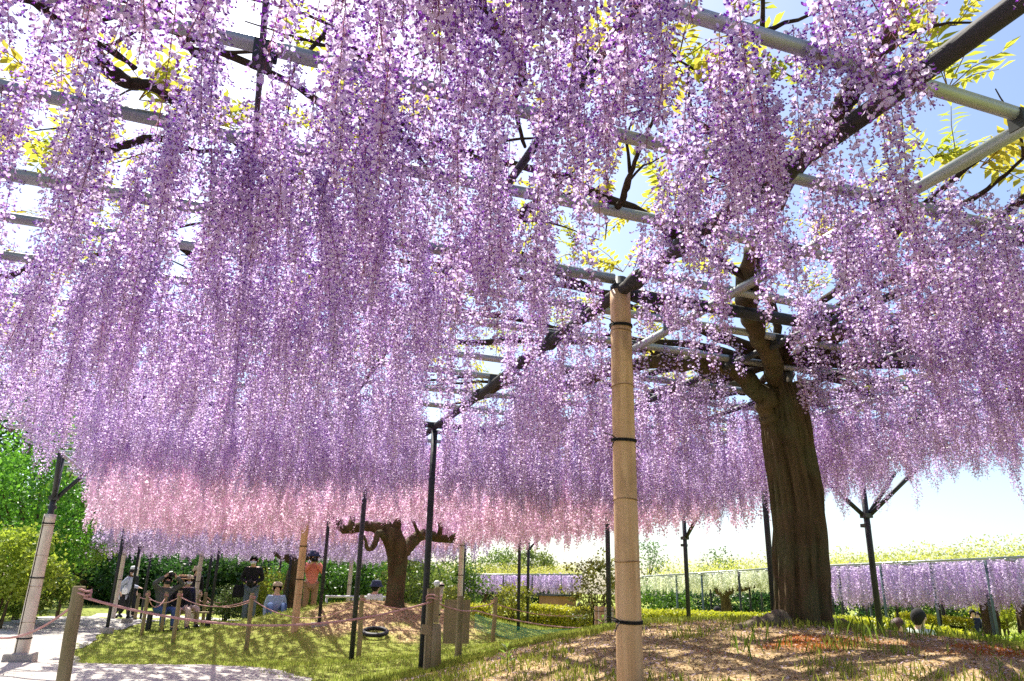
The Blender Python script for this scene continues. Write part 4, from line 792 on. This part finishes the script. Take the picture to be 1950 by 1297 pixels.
# ------------------------------------------------------------------ visitors
def skin(name, verts, edges, rad, m, parent, root=0, sub=2):
    me = bpy.data.meshes.new(name); me.from_pydata(verts, edges, []); me.materials.append(m); o = link(name, me, parent)
    o.modifiers.new('skin', 'SKIN'); sv = me.skin_vertices[0].data
    for i, r in enumerate(rad):
        sv[i].radius = (r, r) if not hasattr(r, '__len__') else r; sv[i].use_root = (i == root)
    s = o.modifiers.new('sub', 'SUBSURF'); s.levels = sub; s.render_levels = sub
    o.modifiers['skin'].use_smooth_shade = True; return o
def mirror(p, s): return (p[0]*s, p[1], p[2])
def person(label, pos, face, h, pose, top, legs, hair='short', hairm=None, hat=None, hatm=None, mask=None, arms=None, lean=0.0, tilt=0.0, coat=0.0, shoe=None, group='visitors', headturn=0.0):
    """pose 'stand' | 'walk' | 'sit' | 'ground'; arms: (left elbow, left wrist, right elbow, right wrist) local, metres for a 1.6 m body"""
    to = -np.array(pos[:2])/np.hypot(*pos[:2]); a = math.atan2(to[1], to[0])+face; rz = a-math.pi/2
    o = empty('person', tuple(pos), rz); tag(o, label, 'person', group); k = h/1.6; o.scale = (k, k, k)
    pz = {'stand': .86, 'walk': .85, 'sit': .47, 'ground': .12}[pose]; dz = pz-.86
    def T(p): return (p[0], p[1]+lean*(p[2]-.86), p[2]+dz)
    pel, wst, chs, nkb = T((0, 0, .88)), T((0, 0, 1.02)), T((0, .0, 1.22)), T((0, 0, 1.345))
    hb = lambda z, y=0: (headturn*0, lean*(.55)+y+tilt*(z-1.38), z+dz)
    h0, h1, h2 = hb(1.42, .01), hb(1.49, .02), hb(1.545, .015); nose = hb(1.475, .115)
    S = [T((sg*.165, 0, 1.30)) for sg in (-1, 1)]
    if arms is None: arms = ((-.22, -.02, 1.05), (-.21, .06, .84), (.22, -.02, 1.05), (.21, .06, .84))
    El = [(arms[0][0], arms[0][1], arms[0][2]+dz), (arms[2][0], arms[2][1], arms[2][2]+dz)]; Wr = [(arms[1][0], arms[1][1], arms[1][2]+dz), (arms[3][0], arms[3][1], arms[3][2]+dz)]
    Hp = [(sg*.09, 0, .83+dz) for sg in (-1, 1)]
    if pose == 'stand': Kn = [(sg*.095, .03, .46) for sg in (-1, 1)]; An = [(sg*.10, 0, .08) for sg in (-1, 1)]
    elif pose == 'walk': Kn = [(-.09, .16, .47), (.09, .02, .46)]; An = [(-.09, .20, .09), (.09, -.22, .13)]
    elif pose == 'sit': Kn = [(sg*.12, .42, .47) for sg in (-1, 1)]; An = [(sg*.12, .44, .08) for sg in (-1, 1)]
    else: Kn = [(sg*.16, .38, .42) for sg in (-1, 1)]; An = [(sg*.13, .62, .07) for sg in (-1, 1)]
    To = [(p[0]*1.15, p[1]+.15, max(.03, p[2]-.05)) for p in An]
    V = [pel, wst, chs, nkb, h0, h1, h2, nose]; Rr = [.125, .115, .13, .062, .062, (.082, .092), .062, .016]; E = [(0, 1), (1, 2), (2, 3), (3, 4), (4, 5), (5, 6), (5, 7)]
    for s in range(2):
        i = len(V); d = Vector(Wr[s])-Vector(El[s]); d.normalize(); palm = Vector(Wr[s])+d*.06; sd = Vector((1 if s else -1, 0, 0)); sd = (sd-d*sd.dot(d)); sd = sd.normalized() if sd.length > .05 else Vector((0, 1, 0)); cur = d.cross(sd).normalized()
        V += [S[s], El[s], Wr[s], tuple(palm)]; Rr += [.062, .042, .026, (.032, .018)]; E += [(2, i), (i, i+1), (i+1, i+2), (i+2, i+3)]
        for f in range(4):
            off = sd*(.024-.016*f); b = palm+off+d*.03; t = b+d*(.032-.005*abs(f-1.2))+cur*.014; j = len(V); V += [tuple(b), tuple(t)]; Rr += [.0085, .0075]; E += [(i+3, j), (j, j+1)]
        j = len(V); b = Vector(Wr[s])+d*.03+sd*.03; V += [tuple(b), tuple(b+d*.03+sd*.015+cur*.01)]; Rr += [.010, .0085]; E += [(i+2, j), (j, j+1)]
    for s in range(2):
        i = len(V); V += [Hp[s], Kn[s], An[s], To[s]]; Rr += [.085, .055, .038, .03]; E += [(0, i), (i, i+1), (i+1, i+2), (i+2, i+3)]
    skin('body', V, E, Rr, M_skin, o, 0)
    V = [T((0, 0, .84-coat)), wst, chs, T((0, 0, 1.325))]; Rr = [.145+coat*.12, .138, .155, .075]; E = [(0, 1), (1, 2), (2, 3)]
    for s in range(2):
        i = len(V); V += [S[s], El[s], tuple(Vector(El[s]).lerp(Vector(Wr[s]), .9))]; Rr += [.080, .060, .046]; E += [(2, i), (i, i+1), (i+1, i+2)]
    skin('jacket', V, E, Rr, top, o, 1)
    V = [(0, 0, .90+dz)]; Rr = [.135]; E = []
    for s in range(2):
        i = len(V); V += [Hp[s], Kn[s], (An[s][0], An[s][1], An[s][2]+.02)]; Rr += [.105, .075, .06]; E += [(0, i), (i, i+1), (i+1, i+2)]
    skin('trousers', V, E, Rr, legs, o, 0)
    for s in range(2):
        mb = MB(); an, to_ = Vector(An[s]), Vector(To[s]); pr = [(an+Vector((0, -.05, -.02)), .036), (an+Vector((0, .0, -.015)), .046), ((an+to_)/2, .046), (to_, .040), (to_+Vector((0, .035, 0)), .02)]
        mb.tube([p_ for p_, _ in pr], [r for _, r in pr], 10); mb.build('shoe', shoe or M_black, o, True)
    hc = Vector(h1)+Vector((0, -.008, .02))
    if hair:
        mb = MB(); vs = []; fs = []; n = 18; rows = 10
        low = {'short': 2.55, 'long': 2.5}[hair]
        for i in range(rows):
            th = i/(rows-1)*low
            for j in range(n):
                a_ = 2*math.pi*j/n; fr = math.cos(a_)                 # fr=1 faces forward
                cut = min(th, np.interp(fr, [-1, -.5, -.15, .2, .45, 1], [2.5, 2.35, 1.7, 1.5, 1.35, .95]) if hair == 'short' else np.interp(fr, [-1, .1, .45, 1], [2.5, 2.4, 1.4, .95]))
                r = (.108 if hair == 'short' else .114)*random.uniform(.96, 1.05)
                vs.append(hc+Vector((r*.93*math.sin(cut)*math.sin(a_), r*1.06*math.sin(cut)*fr-.006, r*1.2*math.cos(cut)-.008)))
        fs = [(i*n+j, i*n+(j+1) % n, (i+1)*n+(j+1) % n, (i+1)*n+j) for i in range(rows-1) for j in range(n)]
        mb.add(vs, fs); ob = mb.build('hair', hairm or M_hair, o, True); sm = ob.modifiers.new('th', 'SOLIDIFY'); sm.thickness = .018; sm.offset = -1
    for sg in (-1, 1):
        mb = MB(); mb.lathe([(.004, -.005), (.010, 0), (.004, .005)], hc+Vector((sg*.034, .082, -.012)), 8); mb.build('eye', M_black, o, True)
        mb = MB(); mb.lathe([(.004, -.026), (.012, -.012), (.014, .01), (.005, .026)], hc+Vector((sg*.104, .0, -.022)), 8); mb.build('ear', M_skin, o, True)
    if mask is not None:
        mb = MB(); vs = [hc+Vector((.085*math.sin(u)*f, .092*math.cos(u)*f2+.012, z_)) for z_, f, f2 in ((-.025, 1, 1.03), (-.05, 1.0, 1.2), (-.085, .85, 1.08), (-.1, .7, .85)) for u in np.linspace(-1.15, 1.15, 9)]
        mb.add(vs, [(i*9+j, i*9+j+1, (i+1)*9+j+1, (i+1)*9+j) for i in range(3) for j in range(8)]); ob = mb.build('face_mask', mask, o, True); sm = ob.modifiers.new('th', 'SOLIDIFY'); sm.thickness = .006
    if hat:
        mb = MB(); c_ = hc+Vector((0, -.004, .045))
        if hat == 'straw': mb.lathe([(.19, -.012), (.195, .0), (.13, .012), (.112, .02), (.108, .075), (.09, .095), (.03, .10)], c_, 24)
        elif hat == 'bucket': mb.lathe([(.165, -.05), (.168, -.044), (.118, .015), (.113, .06), (.095, .092), (.03, .10)], c_, 24)
        elif hat == 'cap': mb.lathe([(.113, -.005), (.115, .01), (.108, .05), (.08, .085), (.02, .098)], c_, 20); 
        ob = mb.build('hat', hatm, o, True)
        if hat == 'cap': mb = MB(); mb.add([c_+Vector((x_, y_, -.002-.02*(y_-.09))) for x_, y_ in ((-.085, .07), (-.07, .15), (-.03, .185), (.03, .185), (.07, .15), (.085, .07))], [(0, 1, 2, 3, 4, 5)]); b_ = mb.build('brim', hatm, ob); sm = b_.modifiers.new('th', 'SOLIDIFY'); sm.thickness = .008
        if hat == 'straw': mb = MB(); mb.lathe([(.1135, .0), (.1135, .034)], c_+Vector((0, 0, .018)), 24); mb.build('hat_band', M_black, ob)
    return o
def local(o, p):
    k = o.scale[0]; c, s = math.cos(o.rotation_euler[2]), math.sin(o.rotation_euler[2]); return (o.location[0]+k*(p[0]*c-p[1]*s), o.location[1]+k*(p[0]*s+p[1]*c), o.location[2]+k*p[2])
def camera_obj(label, o, p, s=1.0):
    e = empty('hand_camera', local(o, p), o.rotation_euler[2]); tag(e, label, 'camera', 'hand cameras'); e.scale = (s, s, s)
    mb = MB(); mb.box((0, 0, 0), (.135, .06, .085)); mb.build('camera_body', M_black, e); mb = MB(); mb.box((0, -.005, .052), (.05, .05, .03)); mb.build('viewfinder', M_black, e)
    mb = MB(); mb.tube([(0, .03, -.005), (0, .075, -.005), (0, .10, -.005)], [.032, .034, .036], 14); mb.build('lens', M_black, e, True)
def bag(label, o, p, size, m):
    e = empty('bag', local(o, p), o.rotation_euler[2]); tag(e, label, 'bag', 'bags'); mb = MB(); w_, d_, h_ = size
    mb.add([(x_*w_*k, y_*d_*k, z_) for z_, k in ((0, .42), (h_*.15, .5), (h_*.8, .47), (h_, .34)) for x_, y_ in ((-1, -1), (1, -1), (1, 1), (-1, 1))], [(i*4+j, i*4+(j+1) % 4, (i+1)*4+(j+1) % 4, (i+1)*4+j) for i in range(3) for j in range(4)]+[(3, 2, 1, 0), (12, 13, 14, 15)]); mb.build('pouch', m, e)
    mb = MB(); mb.tube([(-w_*.35, 0, h_*.95), (-w_*.2, 0, h_*1.3), (w_*.2, 0, h_*1.3), (w_*.35, 0, h_*.95)], .008, 6); mb.build('strap', m, e)
gry = cloth('grey_coat', (.40, .43, .52)); blk = cloth('black_cloth', (.014, .014, .016)); dgrey = cloth('charcoal_knit', (.10, .105, .10)); jean = cloth('blue_denim', (.06, .11, .24)); beige = cloth('beige_cotton', (.60, .47, .38)); salmon = cloth('salmon_cloth', (.74, .24, .17)); tan = cloth('tan_cotton', (.36, .22, .12)); navy = cloth('navy_cloth', (.018, .022, .05)); straw = cloth('straw', (.55, .36, .18)); whitec = cloth('white_cloth', (.78, .78, .76)); lblue = cloth('light_blue_shirt', (.32, .42, .55)); sage = cloth('pale_green_shirt', (.50, .55, .48)); greyj = cloth('grey_denim', (.13, .17, .21)); masky = cloth('white_mask', (.72, .75, .78)); maskk = cloth('dark_mask', (.03, .035, .035)); khaki = cloth('khaki_hat', (.50, .42, .28)); navyhat = cloth('navy_hat', (.04, .055, .11))
def gp(px, d): p_ = at(px, 1130, d); return (p_[0], p_[1], gz(p_[0], p_[1]))
pw = person('walking visitor in long grey coat and black trousers, arm stretched forward', gp(237, 23.5), 1.1, 1.5, 'walk', gry, blk, hair='short', mask=masky, arms=((-.24, .12, 1.08), (-.2, .38, 1.02), (.22, -.08, 1.05), (.2, -.02, .85)), lean=.25, coat=.25)
bag('small white shoulder bag of the visitor in the grey coat', pw, (.2, .1, .8), (.2, .08, .2), whitec)
person('visitor in white cap and dark jacket behind the grey coat', gp(247, 24.3), .7, 1.6, 'walk', blk, blk, hat='cap', hatm=whitec, mask=masky)
bz = gp(318, 17.9); bench('wooden bench under the man with raised camera and the woman in straw hat', (bz[0]+.35, bz[1], bz[2]), -YAW*.4, 1.5, .42)
p1 = gp(314, 17.7); pm = person('seated man in charcoal sweater and jeans raising a camera', p1, .35, 1.62, 'sit', dgrey, jean, hair='short', mask=maskk, arms=((-.34, .16, 1.42), (-.10, .20, 1.60), (.34, .16, 1.42), (.10, .20, 1.60)), lean=.05)
camera_obj('camera held above the seated man\'s forehead', pm, (0, .24, 1.62-.39), 1.0)
p2 = gp(343, 17.9); person('seated woman in straw hat, black top and beige trousers', p2, .3, 1.58, 'sit', blk, beige, hair='long', hat='straw', hatm=straw, mask=masky, arms=((-.24, .06, 1.06), (-.1, .28, .93), (.24, .06, 1.06), (.08, .28, .92)))
person('seated visitor in navy top half hidden behind the straw hat', gp(355, 18.5), .5, 1.56, 'sit', navy, beige, hair='long', hairm=M_brownhair, hat='cap', hatm=khaki, mask=masky)
person('standing visitor in tan cap and dark jacket behind the bench', gp(369, 22.5), .3, 1.52, 'stand', blk, beige, hair='long', hat='bucket', hatm=khaki)
pb = person('standing man in black jacket and jeans looking down at his camera', gp(478, 19.0), -.15, 1.62, 'stand', blk, greyj, hair='short', mask=masky, arms=((-.25, .06, 1.06), (-.06, .24, .98), (.25, .06, 1.06), (.08, .24, .98)), lean=.22, tilt=.55)
camera_obj('camera held low by the man in black', pb, (.0, .33, .98), 1.2); bag('black shoulder bag hanging beside the man in black', pb, (.30, .0, .62), (.28, .14, .3), blk)
person('man in khaki cap and light blue shirt sitting on the ground', gp(527, 17.6), .1, 1.58, 'ground', lblue, jean, hair='short', hat='cap', hatm=khaki)
pk = person('woman in salmon hoodie and dark bucket hat photographing', gp(591, 18.6), .1, 1.62, 'stand', salmon, tan, hair='long', hairm=M_brownhair, hat='bucket', hatm=navyhat, arms=((-.27, .12, 1.10), (-.05, .20, 1.36), (.27, .12, 1.10), (.05, .20, 1.36)))
camera_obj('camera at the face of the woman in salmon', pk, (0, .25, 1.42), 1.1)
gw = gp(714, 17.2); person('visitor in white shirt and big navy sun hat seen from behind', (gw[0], gw[1], at(714, 1103, 17.2)[2]-.93), 2.4, 1.6, 'ground', whitec, beige, hair='short', hat='bucket', hatm=navyhat, group='visitors', tilt=.2)
d_ = 11.0; qz = at(1748, 1170, d_); person('black haired man in pale shirt seen from behind over the mound', (qz[0], qz[1], qz[2]-1.17), 2.5, 1.62, 'sit', sage, jean, hair='short')
qz2 = at(1708, 1181, d_); person('brown haired visitor whose head just shows over the mound', (qz2[0], qz2[1], qz2[2]-1.13), 1.9, 1.5, 'sit', beige, jean, hair='short', hairm=M_brownhair)
bench('bench beneath the pair behind the near mound', ((qz[0]+qz2[0])/2, (qz[1]+qz2[1])/2, qz[2]-1.22), -YAW-.6, 1.4, .42)
q = at(1365, 1156, 20); person('man with short dark hair walking beyond the hedge', (q[0], q[1], q[2]-1.6), 1.4, 1.6, 'walk', cloth('grey_shirt', (.25, .28, .32)), blk, hair='short')
q = at(1851, 1163, 26); person('far visitor in navy under the right wisteria', (q[0], q[1], q[2]-1.58), .3, 1.6, 'stand', navy, navy, hair='short')
q = at(1861, 1166, 26.5); person('far visitor in white beside the navy one', (q[0], q[1], q[2]-1.55), -.3, 1.55, 'stand', whitec, greyj, hair='short')
q = at(1104, 1146, 24); person('small far visitor in white left of the bamboo screen', (q[0], q[1], q[2]-1.25), .3, 1.6, 'sit', whitec, greyj, hair='short')

# ------------------------------------------------------------------ grass, litter, moss
def blades(n, x0, x1, y0, y1, hgt, wid, colA, colB, prob, seed, name, label, cat='grass', bend=.5):
    R = np.random.default_rng(seed); x = R.uniform(x0, x1, n*3); y = R.uniform(y0, y1, n*3); px, py, d = project(np.stack([x, y, G(x, y)], -1))
    ok = (R.random(len(x)) < prob(x, y)) & (px > -60) & (px < 2010) & (py < 1340) & (d > .5); x, y = x[ok][:n], y[ok][:n]; m_ = len(x); z = G(x, y)
    a = R.uniform(0, 6.283, m_); h = hgt*R.uniform(.5, 1.3, m_); bx = np.cos(a)*h*bend*R.uniform(.2, 1.2, m_); by = np.sin(a)*h*bend*R.uniform(.2, 1.2, m_); wx, wy = -np.sin(a)*wid, np.cos(a)*wid
    V = np.stack([np.stack([x-wx, y-wy, z-.01], -1), np.stack([x+wx, y+wy, z-.01], -1), np.stack([x+bx*.4+wx*.7, y+by*.4+wy*.7, z+h*.6], -1), np.stack([x+bx, y+by, z+h], -1)], 1).reshape(-1, 3)
    f = R.random((m_, 1)); cols = np.repeat(np.array(colA)*(1-f)+np.array(colB)*f, 4, 0)
    o = link(name, np_mesh(name, V, np.arange(m_*4).reshape(m_, 4), M_blade, cols)); tag(o, label, cat, kind='stuff')
off = lambda x, y: (x > path_right(y)+.02) | (x < path_left(y))
blades(70000, -3, 8.5, 6.5, 16, .035, .004, (.22, .30, .04), (.50, .54, .12), lambda x, y: np.where(off(x, y) | (x > path_right(y)-.30*np.clip(vnoise(x*7, y*7, 3)*1.6-.5, 0, 1)), lawn_mask(x, y)*.9+.12, 0), 1, 'lawn_grass', 'short green lawn grass between path and mounds')
blades(26000, -7, 14, 15, 30, .05, .008, (.16, .23, .03), (.36, .40, .08), lambda x, y: np.where(off(x, y), lawn_mask(x, y)*.9, 0), 2, 'far_grass', 'grass farther back under the pink wisteria')
blades(38000, .9, 9.5, 2.0, 7.5, .042, .0032, (.15, .21, .03), (.40, .42, .08), lambda x, y: np.where(off(x, y), lawn_mask(x, y)*.55+.03+.6*(fbm(x*2.2, y*2.2, 77) > .53), 0), 3, 'mound_grass', 'sparse grass blades growing through the litter on the near mound')
blades(900, 2.3, 6.5, 2.6, 4.6, .085, .0035, (.10, .17, .02), (.24, .34, .05), lambda x, y: np.where((fbm(x*2.6, y*2.6, 99) > .58) & (np.abs(y-3.75-.12*(x-3)) < .40), 1., 0), 4, 'grass_tufts', 'longer fresh green grass tufts at the foot of the big trunk')
blades(15000, 2.2, 7.5, 2.2, 4.2, .013, .003, (.34, .07, .012), (.58, .24, .05), lambda x, y: moss_mask(x, y), 5, 'red_moss', 'rust red moss patches on the near mound', 'moss')
def litter(n, x0, x1, y0, y1, size, colA, colB, prob, seed, name, label):
    R = np.random.default_rng(seed); x = R.uniform(x0, x1, n*3); y = R.uniform(y0, y1, n*3); px, py, d = project(np.stack([x, y, G(x, y)], -1)); ok = (R.random(len(x)) < prob(x, y)) & (px > -60) & (px < 2010) & (py < 1340) & (d > .5); x, y = x[ok][:n], y[ok][:n]
    z = G(x, y)+np.where(off(x, y), .006, .02); V, Fc, cols = cards(np.stack([x, y, z], -1), size, colA, colB, R, 1.6, .5); o = link(name, np_mesh(name, V, Fc, M_litter, cols)); tag(o, label, 'litter', kind='stuff')
litter(30000, .9, 9, 2, 7, .022, (.18, .11, .05), (.56, .40, .20), lambda x, y: np.where(off(x, y), 1-lawn_mask(x, y)*.8, .1), 6, 'leaf_litter', 'brown dry leaf litter on the near mound')
litter(15000, .9, 9, 2, 7, .018, (.52, .38, .50), (.66, .56, .60), lambda x, y: np.where(off(x, y), .5+.5*(fbm(x*2, y*2, 55) > .55), .1), 7, 'fallen_petals', 'faded lilac petals fallen on the near mound')
litter(16000, -2, 6.5, 11, 17, .035, (.20, .12, .06), (.52, .37, .22), lambda x, y: np.where(off(x, y), 1-lawn_mask(x, y), 0), 8, 'mound_litter', 'brown litter on the middle mound')
litter(5000, -6, 1.2, 5, 16, .022, (.34, .27, .22), (.60, .50, .50), lambda x, y: np.where(off(x, y), 0, fbm(x*1.4, y*1.4, 66)), 9, 'path_petals', 'small fallen petals scattered on the gravel path')
def weed(label, px, py, Y, h, seed, n=9):
    q = at_y(px, py, Y); q = (q[0], q[1], gz(q[0], q[1])); R = random.Random(seed); o = empty('weed', q); tag(o, label, 'plant', 'weeds'); mb = MB(); mb.tube([(0, 0, -.02), (.004, 0, h*.8)], [.004, .002], 5); mb.build('stem', cloth('weed_stem', (.12, .18, .04)), o)
    for i in range(n):
        a = i*2.4; z = h*(.25+.75*i/n); L = h*.5*R.uniform(.7, 1.1); d = Vector((math.cos(a), math.sin(a), .7)); s = Vector((-d.y, d.x, 0))*L*.16; b = Vector((0, 0, z)); mb = MB()
        mb.add([b, b+d*L*.5+s, b+d*L+Vector((0, 0, -L*.2)), b+d*L*.5-s], [(0, 1, 2, 3)], col=(.22, .34, .05)); mb.build('leaf', M_leaf, o, colattr=True)
weed('young weed with lance leaves on the bare slope left of the bamboo', 965, 1285, 4.5, .14, 1)
weed('small weed at the lower right picture edge', 1905, 1285, 2.6, .07, 2, 7)
weed('weed tuft just left of the bamboo post', 1148, 1190, 5.2, .12, 3)

# ------------------------------------------------------------------ stand every built thing's Empty at its own base
bpy.context.view_layer.update()
for o in list(COL.objects):
    if o.type == 'EMPTY' and o.parent is None and o.location.length < 1e-6 and o.children:
        lo = [];
        for c in o.children:
            if c.type == 'MESH' and len(c.data.vertices) and c.name.split('.')[0] not in ('flower_cluster', 'leaf_spray', 'flower_mass', 'young_foliage'):
                bb = [c.matrix_world@Vector(v) for v in c.bound_box]; lo.append((min(v.z for v in bb), sum(v.x for v in bb)/8, sum(v.y for v in bb)/8))
        lo.sort(); b = Vector((lo[0][1], lo[0][2], lo[0][0])); o.location = b
        for c in o.children: c.location = c.location-b
